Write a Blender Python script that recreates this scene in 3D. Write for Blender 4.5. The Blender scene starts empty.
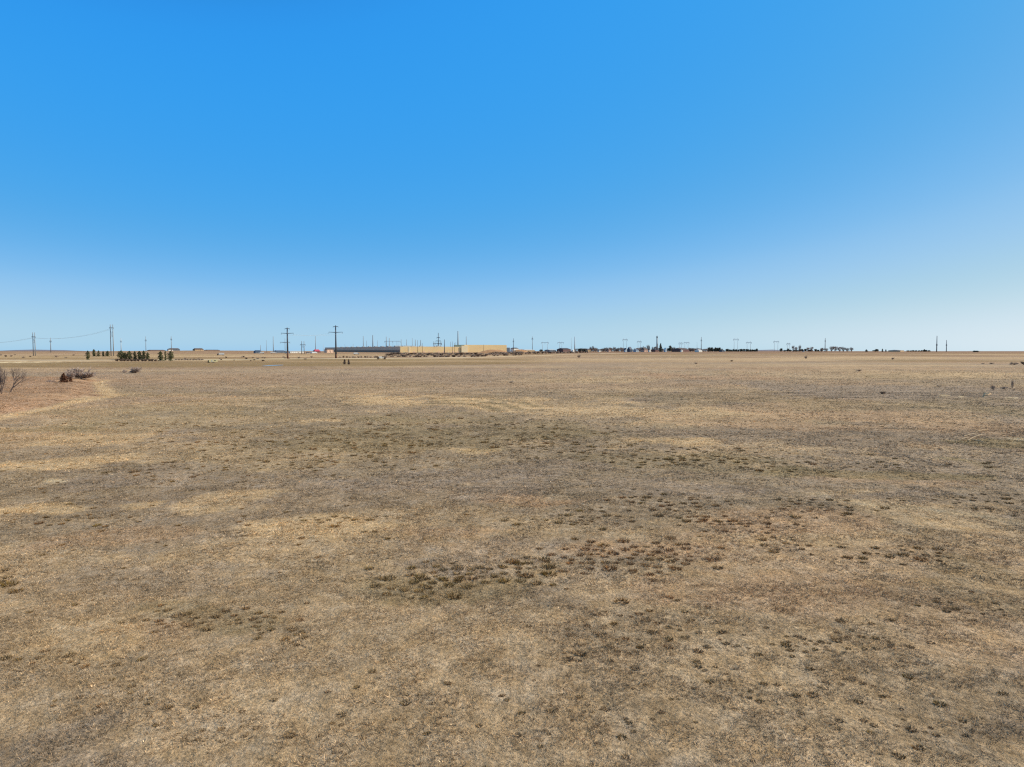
import bpy, math, random
import numpy as np
from mathutils import Vector

R = math.radians
random.seed(7)
rng = np.random.default_rng(7)
sc = bpy.context.scene
col = sc.collection

# ------------------------------------------------------------------ camera
W, H, F = 1024, 767, 1024 * 24 / 36.0
CZ, PITCH = 9.0, R(2.72)
CP, SP = math.cos(PITCH), math.sin(PITCH)
cd = bpy.data.cameras.new('camera')
cam = bpy.data.objects.new('camera', cd)
col.objects.link(cam)
cd.lens, cd.sensor_width = 24, 36
cd.clip_start, cd.clip_end = 0.5, 60000
cam.location = (0, 0, CZ)
cam.rotation_euler = (R(90) - PITCH, 0, 0)
sc.camera = cam

# ------------------------------------------------------------------ light
SUN_AZ, SUN_EL = R(79), R(38)
sd = Vector((math.sin(SUN_AZ) * math.cos(SUN_EL), math.cos(SUN_AZ) * math.cos(SUN_EL), math.sin(SUN_EL)))
ld = bpy.data.lights.new('sun', 'SUN')
ld.energy, ld.angle, ld.color = 5.0, R(0.5), (1.0, 0.93, 0.82)
lo = bpy.data.objects.new('sun', ld)
lo.rotation_euler = sd.to_track_quat('Z', 'Y').to_euler()
lo.location = (200, 50, 200)
col.objects.link(lo)

w = bpy.data.worlds.new("World")
sc.world = w
w.use_nodes = True
nt = w.node_tree
bg = nt.nodes['Background']
sky = nt.nodes.new('ShaderNodeTexSky')
sky.sky_type = 'NISHITA'
sky.sun_disc = False
sky.sun_elevation, sky.sun_rotation = SUN_EL, SUN_AZ
sky.air_density, sky.dust_density, sky.ozone_density, sky.altitude = 0.7, 0.5, 3, 0
mul = nt.nodes.new('ShaderNodeVectorMath'); mul.operation = 'SCALE'; mul.inputs['Scale'].default_value = 0.1
sep = nt.nodes.new('ShaderNodeSeparateColor')
com = nt.nodes.new('ShaderNodeCombineColor')
nt.links.new(sky.outputs[0], mul.inputs[0]); nt.links.new(mul.outputs[0], sep.inputs[0])
curves = (
    [(0, .010), (.06, .020), (.089, .033), (.14, .062), (.18, .098), (.25, .198), (.30, .285), (.42, .425), (.65, .65), (1, .85)],
    [(0, .12), (.06, .18), (.079, .275), (.089, .322), (.14, .372), (.18, .407), (.25, .492), (.30, .555), (.42, .650), (.65, .785), (1, .90)],
    [(0, .40), (.06, .52), (.079, .75), (.089, .85), (.14, .84), (.18, .825), (.25, .845), (.32, .845), (.42, .81), (.65, .865), (1, .93)])
for i, pts in enumerate(curves):
    fc = nt.nodes.new('ShaderNodeFloatCurve')
    c = fc.mapping.curves[0]
    c.points[0].location = pts[0]; c.points[1].location = pts[-1]
    for p in pts[1:-1]:
        c.points.new(*p)
    fc.mapping.update()
    nt.links.new(sep.outputs[0], fc.inputs['Value']); nt.links.new(fc.outputs[0], com.inputs[i])
mul2 = nt.nodes.new('ShaderNodeVectorMath'); mul2.operation = 'SCALE'; mul2.inputs['Scale'].default_value = 10.0
nt.links.new(com.outputs[0], mul2.inputs[0]); nt.links.new(mul2.outputs[0], bg.inputs[0])
bg.inputs[1].default_value = 0.1

sc.view_settings.view_transform = 'Standard'
sc.view_settings.look = 'None'
sc.view_settings.exposure = 0
sc.cycles.use_denoising = False
sc.cycles.filter_width = 1.25

# ------------------------------------------------------------------ colour helpers
ILL = (1.13, 1.20, 1.38)          # what a sunlit level surface receives, per channel

def lin(v):
    v = v / 255.0
    return v / 12.92 if v <= .04045 else ((v + .055) / 1.055) ** 2.4

ILG = (.965, 1.085, 1.25)           # the same for rough ground, with its own small shadows

def alb(r, g, b, k=1.0, ill=ILL):
    return tuple(min(.85, k * lin(c) / e) for c, e in zip((r, g, b), ill))

def mat(name, rgb, rough=.85, var=.18, scale=1.5, metallic=0.0):
    m = bpy.data.materials.new(name)
    m.use_nodes = True
    t = m.node_tree
    b = t.nodes['Principled BSDF']
    tc = t.nodes.new('ShaderNodeTexCoord')
    n = t.nodes.new('ShaderNodeTexNoise'); n.inputs['Scale'].default_value = scale; n.inputs['Detail'].default_value = 5
    cr = t.nodes.new('ShaderNodeValToRGB')
    cr.color_ramp.elements[0].position, cr.color_ramp.elements[1].position = .3, .7
    cr.color_ramp.elements[0].color = (*[c * (1 - var) for c in rgb], 1)
    cr.color_ramp.elements[1].color = (*[min(.9, c * (1 + var)) for c in rgb], 1)
    t.links.new(tc.outputs['Object'], n.inputs['Vector'])
    t.links.new(n.outputs['Fac'], cr.inputs[0])
    t.links.new(cr.outputs[0], b.inputs['Base Color'])
    b.inputs['Roughness'].default_value = rough
    b.inputs['Metallic'].default_value = metallic
    b.inputs['Specular IOR Level'].default_value = .25
    return m

# ------------------------------------------------------------------ noise (numpy)
def _hash(ix, iy, s):
    h = (ix.astype(np.int64) * 374761393 + iy.astype(np.int64) * 668265263 + s * 1442695041) & 0xFFFFFFFF
    h = ((h ^ (h >> 13)) * 1274126177) & 0xFFFFFFFF
    h = h ^ (h >> 16)
    return (h & 0xFFFF) / 65535.0

def vnoise(x, y, s=0):
    ix, iy = np.floor(x), np.floor(y)
    fx, fy = x - ix, y - iy
    fx = fx * fx * fx * (fx * (fx * 6 - 15) + 10); fy = fy * fy * fy * (fy * (fy * 6 - 15) + 10)
    a, b = _hash(ix, iy, s), _hash(ix + 1, iy, s)
    c, d = _hash(ix, iy + 1, s), _hash(ix + 1, iy + 1, s)
    return (a * (1 - fx) + b * fx) * (1 - fy) + (c * (1 - fx) + d * fx) * fy

def fbm(x, y, wl, s=0, octv=4, gain=.55):
    """0..1 fractal noise with longest wavelength wl metres"""
    t = np.zeros_like(np.asarray(x, float)); n = 0; amp = 1; f = 1 / wl
    ca, sa = math.cos(.6), math.sin(.6)
    for o in range(octv):
        t += amp * vnoise((x * ca - y * sa) * f + 17.3 * o, (x * sa + y * ca) * f - 9.1 * o, s + o)
        n += amp; amp *= gain; f *= 2.03
    return t / n

def sstep(a, b, v):
    t = np.clip((v - a) / (b - a), 0, 1)
    return t * t * (3 - 2 * t)

# ------------------------------------------------------------------ terrain
TD = np.array([-500, 0, 450, 600, 800, 1000, 1300, 1700, 2200, 3000, 4500, 7000, 15000.])
TZ = np.array([0, 0, 0, .1, .75, 1.75, 3.3, 5.1, 6.45, 7.5, 8.0, 8.2, 6.5])

def bank(x, y):
    """metres inside the edge of the raised grass bank on the left"""
    b = np.interp(y, [0, 60, 96, 118, 140, 160, 190, 215, 260], [-58, -64, -72, -78, -84, -96, -115, -131, -190])
    return b - x + (fbm(x, y, 14, 60, 4) - .5) * 7

def terrain(x, y):
    x = np.asarray(x, float); y = np.asarray(y, float)
    d = np.abs(y) * .9 + np.hypot(x, y) * .1
    z = np.interp(d, TD, TZ)
    far = sstep(30, 400, d)
    z = z + (fbm(x, y, 70, 40, 3) - .5) * (.16 + .25 * far) + (fbm(x, y, 9, 45, 3) - .5) * .10 * (1 - .5 * far)
    # raised bank of taller red grass near the left edge
    z = z + .9 * sstep(0, 8, bank(x, y)) * (1 - sstep(205, 250, y)) * sstep(40, 80, y)
    # long low swell carrying the houses on the left
    z = z + 4.2 * np.exp(-((x + 1180) / 330) ** 2 - ((y - 2600) / 520) ** 2)
    z = z + 1.6 * np.exp(-((x + 560) / 300) ** 2 - ((y - 3600) / 900) ** 2)
    return z

def ray_dir(px, py):
    a, b = (px - W / 2) / F, (H / 2 - py) / F
    return a, CP + b * SP, -SP + b * CP

def G(px, py):
    """the ground point seen at a pixel of the photograph"""
    dx, dy, dz = ray_dir(px, py)
    ys = np.geomspace(8, 14000, 1500)
    diff = (CZ + ys * dz / dy) - terrain(ys * dx / dy, ys)
    i = np.argmax(diff < 0) if (diff < 0).any() else len(ys) - 1
    a, b = ys[max(i - 1, 0)], ys[i]
    for _ in range(24):
        m = .5 * (a + b)
        if CZ + m * dz / dy - float(terrain(m * dx / dy, m)) < 0: b = m
        else: a = m
    y = .5 * (a + b); x = y * dx / dy
    return float(x), float(y), float(terrain(x, y))

def A(px, y):
    """ground point in the direction of column px at distance y"""
    z = 0.0
    for _ in range(3):
        zc = y * CP - (z - CZ) * SP
        x = (px - W / 2) / F * zc
        z = float(terrain(x, y))
    return x, y, z

def mpp(y): return (y * CP + 6 * SP) / F      # metres per pixel at distance y

def zrow(py, y):
    _, dy, dz = ray_dir(W / 2, py)
    return CZ + y * dz / dy

# ------------------------------------------------------------------ object helpers
def tag(o, label=None, cat=None, group=None, kind=None):
    if label: o['label'] = label
    if cat: o['category'] = cat
    if group: o['group'] = group
    if kind: o['kind'] = kind
    return o

def empty(name, loc, rz=0, label=None, cat=None, group=None):
    o = bpy.data.objects.new(name, None)
    o.empty_display_size = .3
    o.location = loc; o.rotation_euler = (0, 0, rz)
    col.objects.link(o)
    return tag(o, label, cat, group)

def copy_tree(o, parent=None):
    c = o.copy(); col.objects.link(c)
    if parent is not None: c.parent = parent
    for ch in list(o.children):
        copy_tree(ch, c)
    return c

class MB:
    def __init__(s): s.v, s.f = [], []
    def add(s, vs, fs):
        n = len(s.v); s.v += [tuple(p) for p in vs]; s.f += [tuple(i + n for i in q) for q in fs]
        return s
    def box(s, c, d, rz=0, bev=0):
        hx, hy, hz = d[0] / 2, d[1] / 2, d[2] / 2
        ca, sa = math.cos(rz), math.sin(rz)
        vs = []
        for z in (-hz, hz):
            for x, y in ((-hx, -hy), (hx, -hy), (hx, hy), (-hx, hy)):
                vs.append((c[0] + x * ca - y * sa, c[1] + x * sa + y * ca, c[2] + z))
        return s.add(vs, [(3, 2, 1, 0), (4, 5, 6, 7), (0, 1, 5, 4), (1, 2, 6, 5), (2, 3, 7, 6), (3, 0, 4, 7)])
    def prism(s, pts, y0, y1):
        """polygon in x-z swept along y"""
        n = len(pts)
        vs = [(x, y0, z) for x, z in pts] + [(x, y1, z) for x, z in pts]
        fs = [tuple(range(n)), tuple(range(2 * n - 1, n - 1, -1))] + [(i, i + n, (i + 1) % n + n, (i + 1) % n) for i in range(n)]
        return s.add(vs, fs)
    def tube(s, pts, rad, n=6, cap=True):
        pts = [Vector(p) for p in pts]
        vs, fs = [], []
        for i, p in enumerate(pts):
            t = (pts[min(i + 1, len(pts) - 1)] - pts[max(i - 1, 0)]).normalized()
            u = t.cross(Vector((0, 0, 1)))
            if u.length < .05: u = t.cross(Vector((1, 0, 0)))
            u.normalize(); v = t.cross(u)
            r = rad[i] if isinstance(rad, (list, tuple)) else rad
            for k in range(n):
                a = 2 * math.pi * k / n
                vs.append(p + (u * math.cos(a) + v * math.sin(a)) * r)
        for i in range(len(pts) - 1):
            for k in range(n):
                fs.append((i * n + k, i * n + (k + 1) % n, (i + 1) * n + (k + 1) % n, (i + 1) * n + k))
        if cap:
            fs.append(tuple(range(n - 1, -1, -1))); fs.append(tuple(range((len(pts) - 1) * n, len(pts) * n)))
        return s.add(vs, fs)
    def build(s, name, m, parent=None, smooth=False):
        me = bpy.data.meshes.new(name)
        me.from_pydata(s.v, [], s.f); me.update()
        if smooth: me.polygons.foreach_set('use_smooth', [True] * len(me.polygons))
        me.materials.append(m)
        o = bpy.data.objects.new(name, me)
        col.objects.link(o)
        if parent is not None: o.parent = parent
        return o

# ------------------------------------------------------------------ ground colour (patches painted where they lie in the field)
C = {k: np.array(alb(*v, 1.0, ILG)) for k, v in dict(
    base=(166, 147, 119), grey=(161, 144, 122), straw=(204, 178, 136), orange=(186, 158, 123), green=(150, 134, 98),
    red=(174, 144, 114), far=(178, 154, 122), ditch=(142, 120, 80), beyond=(184, 158, 124), pale=(218, 200, 160), brown=(146, 118, 92)).items()}

PATCH = [  # column, row, half width, half height (pixels of the photo, turned into ground ellipses), colour, strength
    (52, 502, 52, 6, 'straw', .9), (168, 498, 34, 5, 'straw', .8), (262, 497, 46, 12, 'straw', .6), (85, 457, 48, 6, 'straw', .9), (35, 467, 45, 4, 'straw', .8),
    (283, 424, 36, 4, 'straw', .8), (130, 436, 60, 4, 'straw', .7), (395, 398, 80, 4, 'straw', .8), (490, 407, 70, 7, 'straw', .7), (640, 412, 130, 10, 'straw', .6),
    (450, 447, 30, 4, 'straw', .7), (350, 528, 85, 15, 'straw', .95), (450, 530, 70, 9, 'orange', .5), (680, 443, 70, 4, 'straw', .8), (560, 500, 50, 5, 'orange', .7),
    (790, 600, 90, 22, 'orange', .6), (800, 525, 90, 18, 'orange', .65), (820, 418, 150, 10, 'orange', .6), (900, 475, 70, 8, 'orange', .5), (90, 655, 80, 22, 'straw', .6),
    (525, 493, 40, 5, 'orange', .6), (110, 540, 110, 14, 'orange', .5), (680, 596, 60, 12, 'orange', .5), (720, 545, 60, 10, 'orange', .4), (960, 440, 60, 6, 'green', .6),
    (690, 460, 130, 7, 'green', .3), (400, 440, 130, 10, 'green', .4), (540, 432, 90, 9, 'green', .4), (960, 590, 80, 30, 'green', .3), (900, 470, 120, 5, 'green', .6),
    (900, 392, 140, 9, 'grey', .8), (450, 480, 130, 14, 'grey', .6), (700, 488, 110, 10, 'grey', .5), (880, 497, 90, 6, 'grey', .6), (90, 480, 60, 8, 'grey', .6),
    (480, 555, 90, 22, 'grey', .35), (150, 590, 120, 18, 'grey', .35), (560, 470, 80, 8, 'grey', .5), (60, 430, 60, 5, 'green', .4), (430, 420, 80, 5, 'green', .4),
    (620, 374, 60, 2.5, 'red', .6), (700, 377, 70, 3, 'red', .6),
    (520, 371, 50, 2, 'red', .6), (770, 371, 60, 2, 'orange', .5), (200, 375, 80, 3, 'orange', .35), (590, 380, 90, 3, 'straw', .4), (950, 374, 80, 3, 'straw', .4),
    (975, 436, 25, 6, 'pale', .55), (960, 530, 30, 14, 'straw', .4), (25, 482, 28, 2.5, 'pale', .5), (8, 362, 14, 1.0, 'pale', .9),
    (40, 362, 20, .8, 'pale', .7), (985, 395, 8, 3, 'pale', .7), (800, 545, 130, 8, 'straw', .35), 
    (250, 620, 110, 14, 'green', .4), (450, 590, 80, 12, 'green', .45), (630, 556, 75, 12, 'orange', .6), (590, 665, 60, 18, 'grey', .15),
]

def build_patches():
    out = []
    for px, py, hw, hh, k, s in PATCH:
        x0, y0, _ = G(px, py); _, ya, _ = G(px, py - hh); _, yb, _ = G(px, py + hh)
        out.append((x0, .5 * (ya + yb), hw * mpp(y0), .5 * (ya - yb), C[k], s))
    return out
PATCHES = build_patches()

def polyline_dist(x, y, pts):
    d = np.full(x.shape, 1e9)
    for (ax, ay), (bx, by) in zip(pts[:-1], pts[1:]):
        vx, vy = bx - ax, by - ay
        t = np.clip(((x - ax) * vx + (y - ay) * vy) / (vx * vx + vy * vy), 0, 1)
        d = np.minimum(d, np.hypot(x - ax - t * vx, y - ay - t * vy))
    return d
TRACKS = [[G(px, py)[:2] for px, py in t] for t in (
    ((415, 404), (455, 403), (485, 406), (500, 411)), ((430, 401), (470, 400.5), (502, 404), (520, 409)), ((445, 399), (490, 399), (518, 402), (540, 407)))]
TWO = [[G(px, py)[:2] for px, py in t] for t in (((700, 480), (800, 492), (880, 505), (960, 515), (1060, 530)), ((560, 497), (640, 497), (700, 488), (760, 482)))]

PALE = []
for px, py, hw in ((6, 361.9, 16), (34, 362, 12), (52, 361.8, 9), (76, 361.6, 12), (205, 360.8, 30), (290, 358.6, 40), (245, 355.8, 30), (300, 356, 30), (420, 358.8, 50)):
    g_ = G(px, py); PALE.append((g_[0], g_[1], hw * mpp(g_[1]), g_[1] * (.08 if px < 80 else .05)))

def ground_colour(x, y):
    x = np.asarray(x, float); y = np.asarray(y, float)
    r = np.hypot(x, y)
    wx = x + (fbm(x, y, 14, 3, 4) - .5) * np.clip(r * .22, 4, 80)
    wy = y + (fbm(x, y, 14, 7, 4) - .5) * np.clip(r * .30, 4, 110)
    n1 = fbm(x, y, 45, 11, 5); n2 = fbm(x, y, 22, 23, 5); n3 = fbm(x, y, 7, 31, 4); n4 = fbm(x, y, 160, 51, 5); n5 = fbm(x, y, 5, 71, 5, .7)
    c = np.tile(C['base'], (x.size, 1))
    def mix(t, k):
        nonlocal c
        t = np.clip(t, 0, 1)[:, None]
        c = c * (1 - t) + np.asarray(k) * t
    mix(sstep(.50, .58, n1 + (n5 - .5) * .2) * (.28 + .32 * sstep(30, 110, r)), C['grey'])
    mix(sstep(.54, .61, n2 + (n5 - .5) * .2) * .45, C['straw'])
    mix(sstep(.55, .63, fbm(x, y, 30, 63, 5) + (n5 - .5) * .2) * .45, C['orange'])
    mix(sstep(.56, .64, fbm(x, y, 26, 77, 5) + (n5 - .5) * .2) * (.15 + .2 * sstep(30, 110, r)), C['green'])
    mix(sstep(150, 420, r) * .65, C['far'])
    mix(sstep(120, 300, r) * sstep(.47, .62, n4) * .55, C['red'])
    mix(sstep(120, 300, r) * sstep(.50, .66, fbm(x, y, 110, 91, 5)) * .6, C['grey'])
    for cx, cy, hx, hy, k, s in PATCHES:
        e = np.hypot((wx - cx) / hx, (wy - cy) / hy)
        mix((1 - sstep(.72, 1.12, e + (n5 - .5) * .9)) * min(1, s * 1.15) * (.75 + .5 * n3), k)
    e = bank(x, y); inb = (1 - sstep(215, 235, y + (n5 - .5) * 30)) * sstep(40, 80, y)
    mix(sstep(0, 1.5, e) * inb * (.85 + .5 * (n3 - .5)), C['red'])
    mix(sstep(.55, .65, n5) * sstep(0, 1.5, e) * inb * .5, C['brown'])
    mix((1 - sstep(.8, 2.6, np.abs(e + 1.6))) * inb * .85, C['straw'] * 1.05)
    for t in TRACKS: mix((1 - sstep(.5, 1.3, polyline_dist(x, y, t))) * .6, C['green'] * .85)
    for t in TRACKS: mix((1 - sstep(.2, .8, np.abs(polyline_dist(x, y, t) - 1.7))) * .7, C['straw'] * 1.08)
    for t in TWO: mix((1 - sstep(.2, 1.0, polyline_dist(x + (n3 - .5) * 6, y, t))) * .3 * sstep(.4, .6, n2), C['pale'])
    st1 = fbm(x * .12, y, 60, 111, 5); st2 = fbm(x * .10, y, 90, 131, 5); st3 = fbm(x * .2, y, 40, 151, 5)
    fr = sstep(140, 420, r)
    mix(fr * sstep(.50, .60, st1) * .55, C['grey'] * .96)
    mix(fr * sstep(.54, .64, st2) * .5, C['brown'] * 1.15)
    mix(fr * sstep(.55, .64, st3) * .5, C['straw'])
    # ditch strip at the end of the field, fields beyond it
    u = x / np.maximum(y, 1)
    fade = 1 - sstep(-.03, .10, u)
    edge0 = 392 + 70 * sstep(-.25, .03, u) + (n4 - .5) * 50
    mix(sstep(edge0 - 12, edge0 + 8, y) * fade * (.75 + .5 * (n2 - .5)), C['ditch'])
    end0 = 740 - 165 * (1 - sstep(-.55, -.33, u))
    mix(sstep(end0 - 15, end0 + 25, y + (n1 - .5) * 50) * fade * .9, C['beyond'])
    for px, py, rx, ry in PALE: mix((1 - sstep(.6, 1.2, np.hypot((wx - px) / rx, (y - py) / ry))) * .9, C['pale'] * (1.3 if px < -380 and rx < 14 else 1.1))
    fr = sstep(520, 620, y)
    mix(fr * sstep(.50, .60, fbm(x * .3, y, 130, 171, 5)) * .6, C['brown'] * 1.05)
    mix(fr * sstep(.53, .62, fbm(x * .3, y, 180, 181, 5)) * .6, C['ditch'] * 1.1)
    mix(fr * sstep(.56, .64, fbm(x * .3, y, 110, 191, 5)) * .5, C['straw'])
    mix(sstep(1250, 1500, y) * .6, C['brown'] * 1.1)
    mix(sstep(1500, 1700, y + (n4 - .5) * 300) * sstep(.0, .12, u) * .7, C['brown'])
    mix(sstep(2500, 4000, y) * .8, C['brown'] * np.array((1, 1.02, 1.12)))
    c *= (.88 + .24 * n3 + .18 * (fbm(x, y, 2.2, 101, 3) - .5))[:, None]
    return c

# ------------------------------------------------------------------ ground sheet
def colour_layer(me, rgb, name='paint'):
    ca = me.color_attributes.new(name, 'FLOAT_COLOR', 'POINT')
    a = np.ones((len(rgb), 4), np.float32); a[:, :3] = rgb
    ca.data.foreach_set('color', a.ravel())

def ground_material():
    m = bpy.data.materials.new('dry_prairie'); m.use_nodes = True
    t = m.node_tree; b = t.nodes['Principled BSDF']
    N = t.nodes.new; L = t.links.new
    at = N('ShaderNodeAttribute'); at.attribute_name = 'paint'
    g = N('ShaderNodeNewGeometry')
    def noise(scale, detail, rough=.6):
        n = N('ShaderNodeTexNoise'); n.inputs['Scale'].default_value = scale; n.inputs['Detail'].default_value = detail
        n.inputs['Roughness'].default_value = rough
        L(g.outputs['Position'], n.inputs['Vector']); return n
    def ramp(n, p0, p1, v0, v1):
        r = N('ShaderNodeMapRange'); r.inputs[1].default_value, r.inputs[2].default_value = p0, p1
        r.inputs[3].default_value, r.inputs[4].default_value = v0, v1
        L(n.outputs['Fac'], r.inputs[0]); return r
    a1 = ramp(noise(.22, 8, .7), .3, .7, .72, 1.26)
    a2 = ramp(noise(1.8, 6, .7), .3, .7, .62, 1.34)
    a3 = ramp(noise(11, 6, .8), .32, .68, .48, 1.50)  # specks mix litter tones with painted-in shadows of small clumps
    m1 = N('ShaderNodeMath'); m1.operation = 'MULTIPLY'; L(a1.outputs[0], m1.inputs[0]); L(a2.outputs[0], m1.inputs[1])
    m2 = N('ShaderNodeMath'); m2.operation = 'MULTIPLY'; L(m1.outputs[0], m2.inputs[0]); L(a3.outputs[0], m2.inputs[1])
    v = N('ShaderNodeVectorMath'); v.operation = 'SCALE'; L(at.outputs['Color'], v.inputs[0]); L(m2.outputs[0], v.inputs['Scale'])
    # hue wander between warm and grey litter
    hn = ramp(noise(.9, 5), .35, .65, 0, 1)
    tint = N('ShaderNodeMix'); tint.data_type = 'RGBA'; tint.inputs[6].default_value = (1.06, 1.0, .90, 1); tint.inputs[7].default_value = (.95, .98, 1.05, 1)
    L(hn.outputs[0], tint.inputs[0])
    mm = N('ShaderNodeVectorMath'); mm.operation = 'MULTIPLY'; L(v.outputs[0], mm.inputs[0]); L(tint.outputs[2], mm.inputs[1])
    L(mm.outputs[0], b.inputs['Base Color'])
    b.inputs['Roughness'].default_value = .95; b.inputs['Specular IOR Level'].default_value = .05
    bp = N('ShaderNodeBump'); bp.inputs['Strength'].default_value = .8; bp.inputs['Distance'].default_value = .12
    L(noise(5, 8, .75).outputs['Fac'], bp.inputs['Height'])
    bp2 = N('ShaderNodeBump'); bp2.inputs['Strength'].default_value = .6; bp2.inputs['Distance'].default_value = .5
    L(noise(.8, 6, .7).outputs['Fac'], bp2.inputs['Height']); L(bp.outputs[0], bp2.inputs['Normal'])
    L(bp2.outputs[0], b.inputs['Normal'])
    return m

rows = np.concatenate([np.linspace(-250, 5.5, 24), F * CZ / np.arange(1000, 15, -1.35), np.geomspace(415, 15500, 170)])
us = np.linspace(-1.2, 1.2, 720)
YY, UU = np.meshgrid(rows, us, indexing='ij')
XX = UU * (np.abs(YY) + 14)
gx, gy = XX.ravel(), YY.ravel()
gz = terrain(gx, gy)
nr, nc = YY.shape
me = bpy.data.meshes.new('ground')
me.vertices.add(nr * nc)
me.vertices.foreach_set('co', np.stack([gx, gy, gz], 1).astype(np.float32).ravel())
idx = np.arange(nr * nc).reshape(nr, nc)
q = np.stack([idx[:-1, :-1], idx[:-1, 1:], idx[1:, 1:], idx[1:, :-1]], -1).reshape(-1, 4)
me.loops.add(q.size); me.polygons.add(len(q))
me.loops.foreach_set('vertex_index', q.ravel().astype(np.int32))
me.polygons.foreach_set('loop_start', np.arange(0, q.size, 4, dtype=np.int32))
me.polygons.foreach_set('use_smooth', np.ones(len(q), bool))
me.update()
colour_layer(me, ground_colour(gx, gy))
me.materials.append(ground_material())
ground = bpy.data.objects.new('ground', me)
col.objects.link(ground)
tag(ground, 'flat dry tan prairie field reaching to the horizon', kind='structure')

# ------------------------------------------------------------------ grass (stuff)
def grass_material(name='dry_grass'):
    m = bpy.data.materials.new(name); m.use_nodes = True
    t = m.node_tree; b = t.nodes['Principled BSDF']
    at = t.nodes.new('ShaderNodeAttribute'); at.attribute_name = 'paint'
    n = t.nodes.new('ShaderNodeTexNoise'); n.inputs['Scale'].default_value = 14; n.inputs['Detail'].default_value = 3
    g = t.nodes.new('ShaderNodeNewGeometry'); t.links.new(g.outputs['Position'], n.inputs['Vector'])
    r = t.nodes.new('ShaderNodeMapRange'); r.inputs[3].default_value, r.inputs[4].default_value = .75, 1.25
    t.links.new(n.outputs['Fac'], r.inputs[0])
    v = t.nodes.new('ShaderNodeVectorMath'); v.operation = 'SCALE'
    t.links.new(at.outputs['Color'], v.inputs[0]); t.links.new(r.outputs[0], v.inputs['Scale'])
    t.links.new(v.outputs[0], b.inputs['Base Color'])
    b.inputs['Roughness'].default_value = .9; b.inputs['Specular IOR Level'].default_value = .1
    return m
GRASS = grass_material()

def blades(cx, cy, cz, n, rad, h, wid, lean, colr, name, label, foot=.72):
    """cx.. per tuft arrays; n blades each; one triangle per blade"""
    k = np.repeat(np.arange(len(cx)), n)
    m = len(k)
    a = rng.uniform(0, 2 * np.pi, m); rr = np.sqrt(rng.random(m)) * rad[k]
    bx, by = cx[k] + np.cos(a) * rr, cy[k] + np.sin(a) * rr
    hh = h[k] * rng.uniform(.55, 1.25, m)
    le = hh * lean[k] * rng.uniform(.3, 1.5, m)
    a2 = a + rng.normal(0, .9, m)
    tx, ty = bx + np.cos(a2) * le, by + np.sin(a2) * le
    p = rng.uniform(0, 2 * np.pi, m); ww = wid[k] * rng.uniform(.6, 1.4, m) * .5
    v = np.empty((m, 3, 3), np.float32)
    z0 = cz[k] - .01
    v[:, 0] = np.stack([bx - np.cos(p) * ww, by - np.sin(p) * ww, z0], 1)
    v[:, 1] = np.stack([bx + np.cos(p) * ww, by + np.sin(p) * ww, z0], 1)
    v[:, 2] = np.stack([tx, ty, z0 + hh], 1)
    c = colr[k] * rng.uniform(.72, 1.28, m)[:, None]
    u = rng.random(m)
    c = np.where((u < .10)[:, None], c * .5 + np.array(alb(208, 186, 156, 1, ILG)) * .5, c)
    c = np.where((u > .90)[:, None], c * np.array((.6, .56, .50)), c)
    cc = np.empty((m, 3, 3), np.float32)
    cc[:, 0] = c * foot; cc[:, 1] = c * foot; cc[:, 2] = c * 1.1  # shade low in the tuft put into colour: dark feet, lighter tips
    me = bpy.data.meshes.new(name)
    me.vertices.add(m * 3); me.vertices.foreach_set('co', v.ravel())
    me.loops.add(m * 3); me.polygons.add(m)
    me.loops.foreach_set('vertex_index', np.arange(m * 3, dtype=np.int32))
    me.polygons.foreach_set('loop_start', np.arange(0, m * 3, 3, dtype=np.int32))
    me.update()
    colour_layer(me, cc.reshape(-1, 3))
    me.materials.append(GRASS)
    o = bpy.data.objects.new(name, me)
    col.objects.link(o)
    return tag(o, label, 'grass', kind='stuff')

def scatter(y0, y1, dens):
    """random points in a wide wedge in front of the viewpoint, even over the ground"""
    n = int(.5 * (y1 ** 2 - y0 ** 2) * 2 * .86 * dens + 8 * (y1 - y0) * dens)
    y = np.sqrt(rng.uniform(y0 ** 2, y1 ** 2, n)); x = rng.uniform(-1, 1, n) * (.86 * y + 4)
    return x, y

px_, py_, hgt, rad_, wid_, lean_, tone_ = [], [], [], [], [], [], []
for y0, y1, dens, hs, ws in ((9, 26, 190, .80, .013), (26, 45, 85, .9, .019), (45, 80, 28, 1.05, .032), (80, 150, 7, 1.2, .055), (150, 230, 1.6, 1.4, .09), (230, 330, .55, 1.6, .13), (330, 520, .18, 1.8, .17)):
    x, y = scatter(y0, y1, dens)
    keep = rng.random(len(x)) > sstep(230, 430, y)
    x, y = x[keep], y[keep]
    px_.append(x); py_.append(y)
    nn = len(x)
    clump = sstep(.35, .68, fbm(x, y, .9 + y0 * .02, 201, 3))
    hgt.append(hs * rng.uniform(.035, .085, nn) * (.62 + .75 * clump) * (.75 + .5 * fbm(x, y, 5, 211, 3)))
    rad_.append(rng.uniform(.02, .07, nn) * hs * (1 + y0 * .006)); wid_.append(np.full(nn, ws)); lean_.append(rng.uniform(.4, 2.0, nn))
    tone_.append(np.exp(rng.normal(-.02, .43, nn)) * (.84 + .34 * fbm(x, y, 1.2, 221, 3)))
gx, gy = np.concatenate(px_), np.concatenate(py_)
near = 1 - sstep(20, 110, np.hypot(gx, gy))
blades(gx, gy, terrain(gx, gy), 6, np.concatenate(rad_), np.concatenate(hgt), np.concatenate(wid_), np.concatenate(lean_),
       ground_colour(gx, gy) * (np.concatenate(tone_) * (1.13 - .16 * near))[:, None], 'dry_grass', 'short matted dry tan grass covering the open field', .60)

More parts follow.
